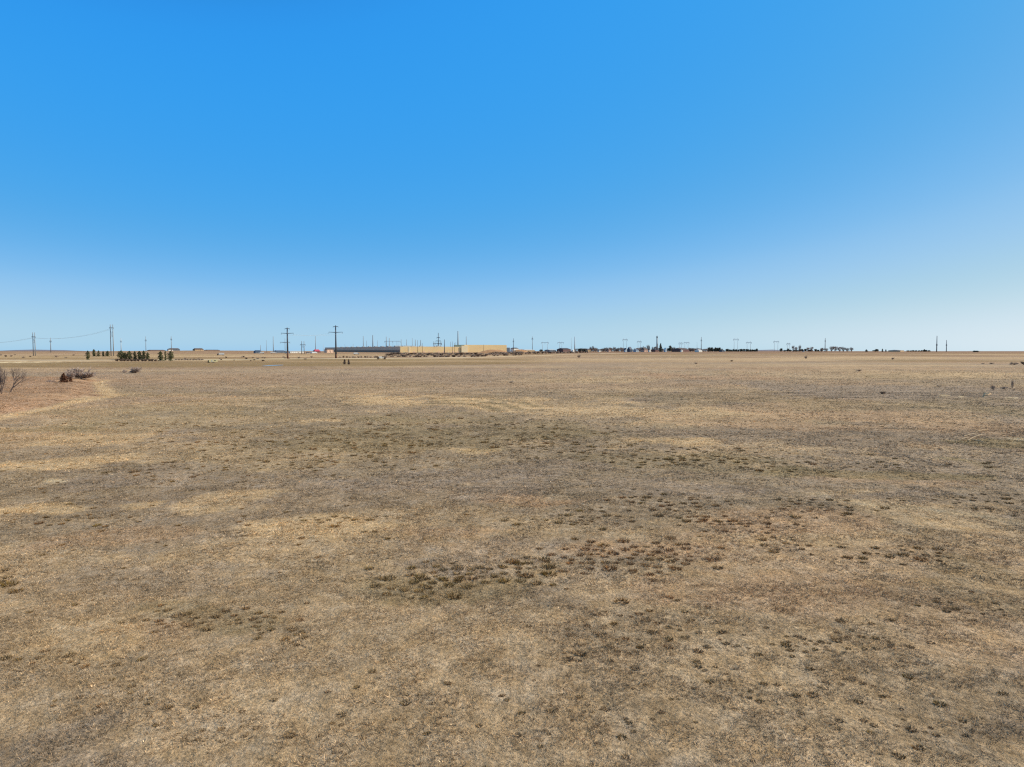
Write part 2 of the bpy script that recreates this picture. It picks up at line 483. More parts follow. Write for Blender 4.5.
# darker tussocks: clusters where the photo shows them, plus thin random drifts
CL = [  # column, row, half width, half height, count, size, colour mix (0 olive .. 1 rust)
    (632, 557, 52, 11, 150, .29, .8), (675, 505, 44, 8, 60, .23, .6), (820, 507, 36, 6, 40, .24, .3), (465, 577, 58, 9, 64, .27, .15), (535, 567, 20, 5, 20, .24, .5),
    (415, 590, 35, 8, 26, .26, .1), (225, 620, 75, 9, 60, .25, .55), (280, 632, 30, 8, 22, .22, .2), (170, 622, 20, 6, 18, .22, .6), (3, 582, 14, 8, 14, .3, .2),
    (60, 660, 50, 8, 30, .22, .4), (640, 625, 80, 18, 70, .20, .4), (600, 655, 60, 14, 40, .18, .3), (790, 645, 70, 16, 60, .20, .3), (860, 640, 60, 14, 36, .20, .3),
    (905, 556, 40, 7, 22, .22, .2), (960, 610, 50, 14, 36, .20, .3), (400, 440, 130, 12, 220, .30, .3), (330, 460, 90, 8, 110, .26, .3), (530, 440, 90, 10, 120, .28, .35),
    (660, 455, 100, 9, 150, .28, .15), (700, 462, 60, 5, 70, .28, .1), (480, 425, 110, 7, 90, .3, .3), (840, 465, 120, 6, 70, .28, .15), (250, 440, 110, 8, 90, .26, .4),
    (740, 525, 50, 8, 26, .22, .6), (800, 545, 40, 8, 16, .20, .4), (640, 497, 14, 6, 10, .22, .3), (980, 500, 30, 8, 26, .26, .2), (700, 520, 20, 5, 16, .26, .6),
    (230, 735, 60, 14, 20, .16, .3), (400, 700, 120, 30, 50, .15, .3), (740, 690, 120, 25, 60, .16, .3), (920, 720, 90, 30, 40, .16, .3), (130, 700, 80, 14, 24, .16, .3),
    (560, 720, 100, 30, 36, .15, .4), (330, 520, 40, 6, 14, .2, .2), (60, 520, 60, 10, 20, .2, .4), (170, 470, 90, 10, 60, .24, .4), (590, 520, 60, 10, 30, .2, .4), (140, 425, 90, 5, 60, .28, .3),
]
tx, ty, ts, tm = [], [], [], []
for px, py, hw, hh, n, s, mixv in CL:
    if py < 520: n, s = int(n * .62), s * .88
    if py > 600 and py != 618: n, s = int(n * .55), s * .66
    mine = []
    for _ in range(n * 3):
        if len(mine) >= n: break
        qx, qy = px + rng.normal(0, .62) * hw, py + rng.normal(0, .62) * hh
        g = G(qx, min(qy, 790)); sz = s * .74 * math.exp(rng.normal(-.12, .36))
        if any((g[0] - m[0]) ** 2 + ((g[1] - m[1]) * .8) ** 2 < (1.35 * (sz + m[2])) ** 2 for m in mine): continue
        mine.append((g[0], g[1], sz))
        tx.append(g[0]); ty.append(g[1]); ts.append(sz); tm.append(np.clip(mixv + rng.normal(0, .3), 0, 1))
x, y = scatter(12, 190, .35)
keep = rng.random(len(x)) < sstep(.50, .66, fbm(x, y, 24, 301, 4)) * .5
x, y = x[keep], y[keep]
tx = np.array(tx + list(x)); ty = np.array(ty + list(y)); ts = np.array(ts + list(rng.uniform(.05, .15, len(x)))); tm = np.array(tm + list(rng.random(len(x)) * .7))
olive, rust = np.array(alb(146, 120, 56, 1, ILG)), np.array(alb(164, 112, 58, 1, ILG))
tc = (olive[None] * (1 - tm[:, None]) + rust[None] * tm[:, None]) * rng.uniform(.6, 1.2, len(tx))[:, None]
blend = (np.clip(.05 + .5 * rng.random(len(tx)), 0, 1) + .2 * (ty < 23))[:, None]
tc = tc * (1 - blend) + ground_colour(tx, ty) * blend * .9
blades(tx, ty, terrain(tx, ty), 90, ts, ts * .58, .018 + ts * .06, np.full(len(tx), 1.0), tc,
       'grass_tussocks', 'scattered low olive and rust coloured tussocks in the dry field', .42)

# ------------------------------------------------------------------ materials
M = {
    'steel': mat('weathered_steel', alb(98, 104, 116), .6, .1), 'rust': mat('rusty_steel', alb(122, 84, 66), .8, .2), 'greypole': mat('grey_pole', alb(158, 160, 164), .7, .1),  # grey pole colour lightened to stand in for distance haze
    'palepole': mat('pale_hazed_pole', alb(205, 208, 212), .6, .08), 'wood': mat('pole_wood', alb(120, 100, 84), .9, .2), 'wire': mat('conductor', alb(196, 206, 214), .5, .05),  # pale pole colour lightened too, haze painted into it
    'insul': mat('insulator', alb(110, 118, 128), .4, .05),
    'bark': mat('bark', alb(96, 82, 74), .95, .25, 6), 'twig': mat('grey_twig', alb(172, 154, 146), .95, .2, 4), 'twigdark': mat('dark_twig', alb(138, 122, 114), .95, .2, 4),
    'needle': mat('pine_needles', alb(104, 106, 72), .9, .3, 2.0), 'needledark': mat('dark_needles', alb(104, 104, 88), .9, .3, 2.0), 'juniper': mat('rust_juniper', alb(112, 74, 52), .9, .35, 5),
    'brush': mat('brush', alb(188, 168, 152), .95, .25, 2), 'hedge': mat('hedge', alb(126, 106, 94), .95, .25, 2), 'weed': mat('dead_weed', alb(150, 116, 80), .95, .25, 3),
    'yellow': mat('yellow_cladding', (.88, .605, .285), .7, .08, .035), 'yellowlight': mat('cream_panel', (.85, .68, .40), .7, .03, .05), 'darkclad': mat('tan_cladding', (.82, .54, .36), .7, .08, .05),
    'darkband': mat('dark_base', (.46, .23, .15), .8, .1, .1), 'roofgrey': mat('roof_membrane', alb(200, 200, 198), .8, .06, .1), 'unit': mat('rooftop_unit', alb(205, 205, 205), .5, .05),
    'white': mat('white_paint', alb(245, 243, 238), .5, .04), 'cream': mat('cream_paint', alb(240, 226, 176), .6, .05), 'bluegrey': mat('bluegrey_metal', alb(112, 124, 140), .5, .06, .3),
    'navy': mat('navy_siding', alb(70, 84, 104), .6, .08, .5), 'lightblue': mat('pale_blue_siding', alb(180, 196, 214), .6, .05, .5), 'redroof': mat('red_roof', alb(186, 72, 92), .6, .08, .5), 'maroon': mat('maroon_siding', alb(128, 96, 92), .8, .1, .5),
    'tan': mat('tan_siding', alb(206, 178, 140), .8, .06, .5), 'brownroof': mat('brown_shingle', alb(104, 92, 88), .9, .15, 1), 'darkroof': mat('dark_shingle', alb(84, 82, 88), .9, .15, 1),
    'pink': mat('pinkish_siding', alb(206, 172, 158), .8, .05, .5), 'glass': mat('dark_glass', (.03, .035, .045), .1, .1), 'rubber': mat('rubber', (.025, .025, .025), .8, .1), 'darkpaint': mat('dark_paint', alb(58, 58, 66), .4, .1),
    'stone': mat('pale_stone', alb(225, 186, 142), .9, .12, 2), 'soil': mat('orange_soil', alb(196, 148, 104), .95, .15, .12), 'gravel': mat('pale_gravel', alb(204, 182, 148), .95, .30, .03),
    'hill': mat('far_hill', alb(132, 122, 126), .95, .12, .01), 'water': mat('pond_water', alb(176, 188, 196), .25, .05), 'deadwood': mat('bleached_wood', alb(200, 176, 144), .9, .12, 3),
}

# ------------------------------------------------------------------ setting beyond the field
def hill(pts, y, thick, m, label):
    """low far ridge: list of (column, row of its crest)"""
    b = MB(); n = len(pts); vs = []
    for px, py in pts:
        x = (px - W / 2) / F * y
        z = zrow(py, y)
        vs += [(x, y - thick, 4), (x, y - thick * .2, z), (x, y + thick, z - 6)]
    fs = []
    for i in range(n - 1):
        for k in (0, 1): fs.append((i * 3 + k, (i + 1) * 3 + k, (i + 1) * 3 + k + 1, i * 3 + k + 1))
    b.add(vs, fs)
    return tag(b.build('hills', m, smooth=True), label, kind='structure')
hill([(-120, 351.2), (-60, 350.3), (-20, 350.8), (10, 350.6), (24, 350.0), (38, 349.6), (52, 350.2), (70, 350.9), (95, 351.2)], 8000, 500, M['hill'], 'low purple grey ridge far away at the left horizon')
hill([(740, 351.1), (756, 350.2), (768, 349.6), (776, 350.2), (800, 350.7), (840, 351.1)], 6500, 500, M['hill'], 'faint low rise behind the hedge at the right horizon')

# gravel road on a low bank
def road(pts, width, hgt):
    b = MB(); vs = []
    P = [G(*p) for p in pts]
    Q = []
    for i in range(len(P) - 1):
        for k in range(10):
            t = k / 10; Q.append((P[i][0] * (1 - t) + P[i + 1][0] * t, P[i][1] * (1 - t) + P[i + 1][1] * t))
    for x, y in Q:
        for off, dz in ((-width / 2 - 4, -.3), (-width / 2, hgt), (width / 2, hgt), (width / 2 + 4, -.3)):
            vs.append((x, y + off, float(terrain(x, y + off)) + dz + random.uniform(-.06, .06)))
    fs = [(i * 4 + k, (i + 1) * 4 + k, (i + 1) * 4 + k + 1, i * 4 + k + 1) for i in range(len(Q) - 1) for k in range(3)]
    b.add(vs, fs)
    return tag(b.build('gravel_road', M['gravel'], smooth=True), 'pale gravel road on a low bank beyond the field', kind='structure')
road([(-160, 361), (0, 360.6), (80, 360.4), (150, 360.0), (250, 359.6), (330, 358.9), (395, 358.4), (475, 357.6), (520, 356.2), (570, 354.4), (630, 353.2)], 9, .5)

# small pale pond strip
x0, y0, z0 = G(273, 365.6); b = MB(); s_ = mpp(y0)
ang = [2 * math.pi * k / 28 for k in range(28)]
b.add([(x0 + math.cos(a) * 5.2 * s_ * (1 + .12 * math.sin(3 * a)), y0 + math.sin(a) * 17, z0 + .12) for a in ang], [tuple(range(28))])
tag(b.build('water', M['water']), 'small pale strip of standing water at the field edge', kind='structure')

# ------------------------------------------------------------------ poles
def monopole(label, px, row, top, arm_rows, w_px, rust=0.0, group=None, d=None, m='steel', cat='utility pole', name='transmission_pole', arm_r=.16):
    x, y, z = G(px, row) if d is None else A(px, d)
    s = mpp(y)
    ht = zrow(top, y) - z
    t = empty(name, (x, y, z), 0, label, cat, group)
    r = w_px * s / 2
    def rad(h): return r * (1 - .45 * h / ht)
    if rust:
        hr = ht * rust
        MB().tube([(0, 0, -.4), (0, 0, hr)], [rad(0), rad(hr)], 10).build('lower_shaft', M['rust'], t, True)
        MB().tube([(0, 0, hr + .003), (0, 0, ht)], [rad(hr), rad(ht)], 10).build('shaft', M[m], t, True)
    else:
        MB().tube([(0, 0, -.4), (0, 0, ht)], [rad(0), rad(ht)], 8).build('shaft', M[m], t, True)
    for ar, hw in arm_rows:
        hz = zrow(ar, y) - z
        if hz > ht: hz = ht - .3
        aw = hw * s
        MB().tube([(-aw, 0, hz + .05 * aw), (0, 0, hz), (aw, 0, hz + .05 * aw)], [arm_r * s * 1.3, arm_r * s * 2.2, arm_r * s * 1.3], 6).build('crossarm', M[m], t)
        for sg in (-1, 1):
            MB().tube([(sg * aw * .97, 0, hz + .02 * aw), (sg * aw * .97, 0, hz - 1.3 * s)], .10 * s, 6).build('insulator', M['insul'], t)
    return t

def hframe(label, px0, px1, row, top, bar, over, w_px, group=None, d=None, m='greypole', brace=True):
    xa, y, z = G(px0, row) if d is None else A(px0, d)
    s = mpp(y); sp = (px1 - px0) * s
    ht = zrow(top, y) - z
    t = empty('h_frame_pole', (xa + sp / 2, y, z), 0, label, 'utility pole', group)
    r = w_px * s / 2
    for sg in (-1, 1):
        MB().tube([(sg * sp / 2, 0, -.4), (sg * sp / 2, 0, ht)], [r, r * .65], 8).build('pole', M[m], t, True)
    hz = zrow(bar, y) - z
    MB().box((0, -r - .12 * s, hz), (sp + 2 * over * s, .2 * s, .35 * s)).build('crossarm', M[m], t)
    if brace:
        MB().tube([(-sp / 2, 0, hz * .93), (sp / 2, 0, hz * .62)], .09 * s, 6).tube([(sp / 2, r, hz * .93), (-sp / 2, r, hz * .62)], .09 * s, 6).build('brace', M[m], t)
    for k in (-1, 0, 1):
        MB().tube([(k * (sp / 2 + over * s * .9), 0, hz - .2 * s), (k * (sp / 2 + over * s * .9), 0, hz - 1.5 * s)], .1 * s, 6).build('insulator', M['insul'], t)
    return t

monopole('tall dark steel T-shaped pole with rusty foot, the shorter of the two in front', 287.7, 359.2, 327.6, [(333.4, 6.2), (328.6, 2.4)], 1.9, .24, 'tall T-shaped steel poles', name='transmission_pole')
monopole('tallest dark T-shaped steel pole, standing before the left end of the warehouse', 336, 358.3, 325.4, [(332.4, 7), (326.6, 2.6)], 1.9, .12, 'tall T-shaped steel poles')
hframe('tall twin-leg pole standing behind the gap in the pine row', 111.1, 113.6, 356, 324.5, 327.4, .9, .9, 'twin-leg transmission poles on the left')
hframe('shorter twin-leg pole alone at the far left, away from the pines', 33.4, 35.4, 355.8, 332.4, 336.4, .9, .8, 'twin-leg transmission poles on the left')
hframe('small dark twin-leg pole between the two tall T-shaped steel poles', 301.8, 304.2, 354, 341, 344.4, 1.6, .8)
monopole('dark pole with low arms directly behind the shorter T-shaped steel pole', 285.2, 0, 338.5, [(342.4, 5)], .6, 0, None, 1300, 'greypole')
LONE = [(50.9, 337.6, 1700, .8, [(341, 1)], 'greypole', 'lone faint pole standing on the skyline between the two twin-leg poles'),
        (121.2, 338, 1900, .7, [(341, .8)], 'palepole', 'faint grey pole rising just right of the tall twin-leg pole'),
        (146, 336.4, 2000, .6, [(340, .8)], 'greypole', 'thin pole rising above the middle of the pine row'),
        (171.5, 336.2, 2100, .7, [(339, .7)], 'greypole', 'thin pole rising beside the white farmhouse on the left rise'),
        (260.6, 345, 1750, .6, [], 'greypole', 'short pole at the left of the white cargo trailer row'),
        (266.6, 340.2, 1750, .4, [], 'greypole', 'faint slim pole between the short pole and the taller pole left of the blue-grey shed'),
        (273.4, 336.4, 1750, .8, [], 'greypole', 'slim pole without arms rising over the left end of the blue-grey shed'),
        (315.6, 336.2, 1800, .7, [], 'greypole', 'slim pole rising directly above the red roof'),
        (323.4, 344.5, 1800, .35, [], 'palepole', 'very faint short pole between the red roof and the tallest T-shaped pole'),
        (513.4, 338.4, 2000, .7, [(341, .6)], 'steel', 'dark pole just beyond the right end of the yellow warehouse'),
        (532.4, 336.4, 2100, .6, [(338.6, .7)], 'greypole', 'slim grey pole over the tan sheds right of the yellow warehouse'),
        (574.7, 336.6, 2000, 1.1, [], 'palepole', 'thick pale grey mast left of the first dark evergreens'),
        (571.4, 337.6, 2000, .3, [], 'palepole', 'hair-thin pole close beside the thick pale mast'),
        (697, 342, 2300, .35, [], 'palepole', 'hair-thin faint pole left of the slim pole near the white shed'),
        (701.2, 337, 2300, .8, [(340, .6)], 'greypole', 'slim grey pole standing over the bright white shed'),
        (825, 338, 2300, .9, [(340.5, .4)], 'greypole', 'slim pole standing alone at the left of the bare tree grove'),
        (936.6, 335.8, 2300, 1.0, [(344.5, .7)], 'steel', 'taller of the two dark poles alone on the right horizon'),
        (946.3, 340, 2400, .8, [(344.8, .6)], 'steel', 'shorter of the two dark poles alone on the right horizon')]
for px, top, d, wp, arms, m, lab in LONE:
    monopole(lab, px, 0, top, arms, wp, 0, None, d, m, name='utility_pole')
TWIN = [(542.4, 547.4, 341.6, 342.6, 2400, 1.2, 'faint twin-leg pole above the tan sheds'), (559.5, 561.8, 341.5, 342.6, 2400, 2.0, 'faint twin-leg pole above the dark roof of the maroon building'),
        (623.4, 626.6, 338.2, 339.6, 2300, .9, 'twin-leg pole above the navy house'), (638, 640.4, 340, 341.6, 2400, 1.0, 'twin-leg pole right of the navy house'),
        (679.6, 681.4, 341.8, 343, 2700, 1.0, 'very faint twin-leg pole over the middle of the long dark-roofed house row'), (684.8, 688, 341.4, 342.6, 2700, 1.2, 'very faint wide twin-leg pole over the right of the long dark-roofed house row'),
        (734, 737.6, 337.8, 339.2, 2400, .9, 'tall twin-leg pole above the left of the evergreen hedge'), (747, 750.4, 341, 342.4, 2400, 1.0, 'shorter twin-leg pole above the right end of the evergreen hedge'),
        (774.2, 777.8, 340.4, 341.6, 2600, 1.0, 'faint twin-leg pole in the gap right of the evergreen hedge'), (787.2, 789.2, 342.6, 343.6, 2600, .8, 'faintest small twin-leg pole above the round treetops')]
for a, c, top, bar, d, over, lab in TWIN:
    hframe(lab, a, c, 0, top, bar, over, .32, 'twin-leg poles along the distant line', d, 'palepole', False)
SUBD = [(363.4, 336, .8), (366.7, 340.6, .5), (372.9, 335, 1.2), (377.5, 340.4, .45), (386.4, 336.6, .8), (389.4, 338, .8), (393, 341.5, .35), (397, 340.8, .4), (401.3, 339.2, .6), (406.6, 339.4, .6),
        (412.4, 338, .5), (415.4, 339.6, .8), (420.8, 340, 1.0), (450.6, 341.6, .5), (455.2, 342, .5), (466.3, 336.4, .8), (345, 344, .3), (353.2, 343.6, .35)]
for px, top, wp in SUBD:
    monopole('thin grey substation mast rising behind the long warehouse roof', px, 0, top, [], wp, 0, 'substation masts behind the warehouse', 2900, 'greypole', name='substation_mast', cat='mast')
monopole('thick blue-grey mast, the tallest behind the yellow facade', 458, 0, 331, [], 1.4, 0, None, 2850, 'greypole', name='substation_mast', cat='mast')
monopole('dark mast with several short arms behind the middle of the yellow facade', 438.4, 0, 332.8, [(337.5, 1.6), (341, 2.6), (343.4, 3.2)], .9, 0, None, 2800, 'steel', name='substation_mast', cat='mast')
hframe('broad steel gantry frame beside the armed mast behind the yellow facade', 434, 441, 0, 341.4, 343.4, .8, .9, None, 2820, 'greypole')
hframe('wide faint gantry frame behind the corner of the warehouse', 386, 399, 0, 340.8, 341.2, 1.5, .35, None, 2900, 'palepole', False)
FRONT = [(444.5, 339.4, .9, 'steel', 'dark slim pole, the thickest one standing in front of the yellow facade'), (417.6, 340, .4, 'wood', 'hair-thin brown pole in front of the left of the yellow facade'),
         (422.4, 343, .4, 'wood', 'shorter hair-thin brown pole second from the left in front of the yellow facade'), (452.4, 341.5, .4, 'wood', 'hair-thin brown pole just right of the thickest pole by the yellow facade'),
         (454.6, 343, .35, 'wood', 'hair-thin brown pole left of the tall blue-grey mast, before the yellow facade'), (483.6, 344.6, .4, 'wood', 'short brown pole before the cream stair tower of the yellow facade')]
for px, top, wp, m, lab in FRONT:
    monopole(lab, px, 0, top, [], wp, 0, None, 1640, m, name='utility_pole')

# conductors, sagging between the poles
def wire(p, q, sag, label, group, r=.055):
    pts = []
    for k in range(17):
        t = k / 16
        pts.append((p[0] * (1 - t) + q[0] * t, p[1] * (1 - t) + q[1] * t, p[2] * (1 - t) + q[2] * t - 4 * sag * t * (1 - t)))
    o = MB().tube(pts, r, 4).build('power_line', M['wire'])
    tag(o, label, 'power line', group)
def wpt(px, row, y):
    return ((px - W / 2) / F * y, y, zrow(row, y))
dH = G(33.4, 355.8)[1]; dH2 = G(111.1, 356)[1]
for o in (-1.9, 0, 1.9):
    wire(wpt(34.4 + o, 337.8, dH), wpt(112.4 + o, 328.8, dH2), 6, 'faint conductor sagging between the two twin-leg poles on the left', 'conductors between the twin-leg poles')
    wire(wpt(-60 + o, 341, dH * 1.02), wpt(34.4 + o, 337.8, dH), 6, 'faint conductor running left from the shorter twin-leg pole', 'conductors left of the twin-leg poles')
dA = G(287.7, 359.2)[1]; dB = G(336, 358.3)[1]
for o in (-1, 1):
    wire(wpt(287.7 + 6 * o, 334.4, dA), wpt(336 + 6.8 * o, 333.4, dB), 2.0, 'faint conductor strung between the two tall T-shaped steel poles', 'conductors between the T-shaped poles', .06)

# ------------------------------------------------------------------ plants
def branching(b, p, d, L, r, lev, up=.15, split=3, spread=.6, sides=3):
    d = d.normalized()
    q = p + d * L
    mid = p + d * L * .5 + Vector((random.uniform(-1, 1), random.uniform(-1, 1), random.uniform(-.4, .6))) * L * .06
    b.tube([p, mid, q], [r, r * .82, r * .62], sides if lev < 2 else max(sides, 5), False)
    if lev <= 0: return
    for k in range(split):
        t = random.uniform(.45, 1.0) if k else 1.0
        nd = d + Vector((random.gauss(0, spread), random.gauss(0, spread), random.gauss(up, spread * .5)))
        branching(b, p + d * L * t, nd, L * random.uniform(.55, .8), r * .58, lev - 1, up, split, spread, sides)

def bare_tree(seed, r0=.22, twig_r=None, levels=4, lean=(0, 0)):
    """unit-height leafless tree: trunk + crown of limbs and twigs"""
    random.seed(seed)
    t = empty('bare_tree', (0, 0, 0))
    MB().tube([(0, 0, -.03), (lean[0] * .1, lean[1] * .1, .14), (lean[0] * .22, lean[1] * .22, .28)], [r0 * .11, r0 * .09, r0 * .075], 7, False).build('trunk', M['bark'], t)
    b = MB()
    for k in range(5):
        a = k * 2 * math.pi / 5 + random.uniform(-.4, .4)
        d = Vector((math.cos(a) * .5 + lean[0], math.sin(a) * .5 + lean[1], .9))
        branching(b, Vector((lean[0] * .2, lean[1] * .2, random.uniform(.16, .28))), d, .27, r0 * .06, levels, .1, 3, .42)
    zs = max(v[2] for v in b.v); b.v = [(v[0], v[1], .2 + (v[2] - .2) * .8 / (zs - .2)) for v in b.v]
    b.build('crown', M['twig'], t)
    return t

def bare_shrub(seed, m='twig', stems=46, r=.016, levels=2, spreadx=.5):
    random.seed(seed)
    t = empty('leafless_shrub', (0, 0, 0))
    b = MB()
    for k in range(stems):
        a = random.uniform(0, 6.283); rr = random.random() ** .5
        p = Vector((math.cos(a) * rr * spreadx * .6, math.sin(a) * rr * spreadx * .6, -.03))
        d = Vector((math.cos(a) * rr * .75, math.sin(a) * rr * .75, .9))
        branching(b, p, d, random.uniform(.34, .5) * (1.1 - .4 * rr), r, levels, .12, 3, .4)
    zs = max(v[2] for v in b.v); xs = max(max(abs(v[0]), abs(v[1])) for v in b.v)
    b.v = [(v[0] * .5 / xs, v[1] * .5 / xs, v[2] / zs) for v in b.v]
    b.build('stems', M[m], t)
    return t

def leafcloud(b, shape, n, size, rnd):
    """many small leaf clumps spread through a crown; shape(u, v, w) -> centre"""
    for _ in range(n):
        c = shape()
        s = size * rnd.uniform(.5, 1.4)
        a = Vector((rnd.gauss(0, 1), rnd.gauss(0, 1), rnd.gauss(0, .6))).normalized()
        e = a.cross(Vector((rnd.gauss(0, 1), rnd.gauss(0, 1), rnd.gauss(0, 1)))).normalized()
        b.add([c - a * s, c + e * s * .45, c + a * s, c - e * s * .45], [(0, 1, 2, 3)])

def conifer(seed, m='needle', base=.10, wid=.34, n=1500, size=.05, blunt=.25, name='pine_tree'):
    rnd = random.Random(seed)
    t = empty(name, (0, 0, 0))
    MB().tube([(0, 0, -.03), (0, 0, .5), (0, 0, .93)], [.022, .015, .005], 6).build('trunk', M['bark'], t)
    off = [(rnd.uniform(0, 6.283), rnd.uniform(base, .9), rnd.uniform(.45, 1.35)) for _ in range(34)]
    def shp():
        h = base + (1 - base) * rnd.random() ** 1.25
        k = (1 - (h - base) / (1 - base)); rr = wid * (k ** .7 * (1 - blunt) + blunt * min(1, k * 4))
        a = rnd.uniform(0, 6.283)
        g = 1.0
        for oa, oh, og in off:
            if abs(h - oh) < .06 and math.cos(a - oa) > .4: g *= og
        q = rr * g * (rnd.random() ** .45)
        return Vector((math.cos(a) * q, math.sin(a) * q, h - .10 * q / wid * .5))
    b = MB(); leafcloud(b, shp, n, size, rnd)
    b.build('crown', M[m], t)
    return t

def round_evergreen(seed, m='needledark', n=900, size=.075, name='evergreen_tree'):
    rnd = random.Random(seed)
    t = empty(name, (0, 0, 0))
    MB().tube([(0, 0, -.03), (0, 0, .5)], [.04, .02], 6).build('trunk', M['bark'], t)
    blobs = [(Vector((rnd.uniform(-.28, .28), rnd.uniform(-.28, .28), rnd.uniform(.25, .75))), rnd.uniform(.16, .30)) for _ in range(9)]
    def shp():
        c, r = rnd.choice(blobs)
        v = Vector((rnd.gauss(0, 1), rnd.gauss(0, 1), rnd.gauss(0, 1))).normalized() * r * rnd.random() ** .4
        p = c + v; p.z = max(.06, p.z)
        return p
    b = MB(); leafcloud(b, shp, n, size, rnd)
    b.build('crown', M[m], t)
    return t

used = {}
def put(proto, px, base_row, top_row, w_px, label, cat, group=None, d=None, name=None, rz=None):
    """first use moves the prototype itself, later uses copy it with its parts"""
    if proto.name in used: o = copy_tree(proto)
    else: o = proto; used[proto.name] = 1
    x, y, z = G(px, base_row) if d is None else A(px, d)
    h = max(.4, zrow(top_row, y) - z)
    o.location = (x, y, z)
    o.scale = (w_px * mpp(y), w_px * mpp(y), h)
    o.rotation_euler = (0, 0, random.uniform(0, 6.28) if rz is None else rz)
    if 'group' in o: del o['group']
    tag(o, label, cat, group)
    return o

def hazy_tree(seed, m='twig', base=.12, n=420, name='bare_tree', wid=.5, slim=.16):
    """unit-size leafless tree whose fine twigs are many thin slivers"""
    rnd = random.Random(seed)
    t = empty(name, (0, 0, 0))
    b = MB(); random.seed(seed)
    for k in range(6):
        a = k * 1.05 + rnd.uniform(-.3, .3)
        branching(b, Vector((0, 0, base * .5)), Vector((math.cos(a) * .6, math.sin(a) * .6, .9)), .3, .022, 2, .1, 3, .4)
    zs = max(v[2] for v in b.v); xs = max(max(abs(v[0]), abs(v[1])) for v in b.v)
    b.v = [(v[0] * .46 / xs, v[1] * .46 / xs, v[2] * .96 / zs) for v in b.v]
    lob = [(Vector((rnd.uniform(-.26, .26), rnd.uniform(-.26, .26), rnd.uniform(base + .14, .60 if name != 'bare_tree' else .8))), rnd.uniform(.14, .26)) for _ in range(8)]
    for _ in range(n):
        c, r = rnd.choice(lob)
        v = Vector((rnd.gauss(0, 1), rnd.gauss(0, 1), rnd.gauss(0, 1))).normalized() * r * rnd.random() ** .5
        p = c + v; p.z = max(base, p.z)
        dr = (v.normalized() + Vector((0, 0, .8)) + Vector((rnd.gauss(0, .5), rnd.gauss(0, .5), 0))).normalized()
        e = dr.cross(Vector((rnd.gauss(0, 1), rnd.gauss(0, 1), rnd.gauss(0, 1)))).normalized()
        q = rnd.uniform(.05, .11)
        b.add([p - dr * q, p + e * q * slim, p + dr * q, p - e * q * slim], [(0, 1, 2, 3)])
    if name == 'bare_tree':
        MB().tube([(0, 0, -.05), (0, 0, base + .15)], [.03, .022], 6).build('trunk', M['bark'], t)
    b.build('crown' if name == 'bare_tree' else 'stems', M[m], t)
    return t

SH = [bare_shrub(11)]
SHB = [hazy_tree(21, 'brush', .02, 420, 'leafless_shrub', slim=.22), hazy_tree(22, 'brush', .02, 420, 'leafless_shrub', slim=.22), hazy_tree(23, 'hedge', .02, 460, 'leafless_shrub', slim=.25)]
PN = [conifer(31, wid=.36, blunt=.62), conifer(32, wid=.42, blunt=.7), conifer(33, wid=.34, blunt=.55), conifer(34, wid=.46, blunt=.5, n=1100), conifer(35, wid=.36, blunt=.8, n=900)]
BT = [hazy_tree(41), hazy_tree(42), hazy_tree(43, 'twigdark')]
EV = [round_evergreen(51), round_evergreen(52), conifer(53, 'needledark', .04, .42, 1200, .06, .35, 'evergreen_tree')]

# bare trees by the left edge
near1 = hazy_tree(61, 'twigdark', .04, 700, 'bare_tree', slim=.07); near2 = bare_tree(62, .26, levels=4, lean=(.75, 0))
near1.name = 'bare_tree'
for ch in list(near2.children):
    ch.data.materials[0] = M['twigdark']
put(near1, 1.5, 394, 363.5, 19, 'many-stemmed leafless grey tree cut by the left edge of the photo', 'tree', rz=0)
put(near2, 10.5, 392, 366.8, 22, 'leafless young tree leaning right, beside the tree at the left edge', 'tree', rz=0)
# thicket
thick = hazy_tree(71, 'twig', .02, 1500, 'leafless_shrub', slim=.13)
put(thick, 81.5, 379, 365.8, 27, 'largest rounded leafless grey thicket, behind the rust juniper', 'shrub', 'leafless thickets left of the field')
put(thick, 70.5, 379.4, 369.5, 16, 'low leafless grey thicket directly behind the rust juniper', 'shrub', 'leafless thickets left of the field')
put(SH[0], 51, 382, 379.2, 11, 'low flat grey brush left of the rust juniper', 'shrub')
put(thick, 135.5, 373, 365.8, 18, 'leafless grey thicket in front of the pine row', 'shrub')
put(SH[0], 124.6, 372.6, 368.6, 6, 'small leafless shrub touching the left of the thicket before the pines', 'shrub')
jun = conifer(72, 'juniper', .02, .5, 1500, .07, .45, 'juniper_bush')
put(jun, 64, 382.3, 373, 7.5, 'rust-brown conical juniper in front of the grey thicket', 'shrub')
put(jun, 70.4, 381.6, 376.6, 3.6, 'small rust-brown juniper just right of the larger conical one', 'shrub')
# dark pair of saplings at the field edge
stub = conifer(73, 'hedge', .02, .5, 900, .09, .8, 'dark_bush')
put(stub, 344.6, 364.2, 359.2, 2.6, 'left of two narrow dark brown bushes below the tallest T-shaped pole', 'shrub')
put(stub, 348.8, 364.4, 359.0, 2.2, 'right of two narrow dark brown bushes below the tallest T-shaped pole', 'shrub')
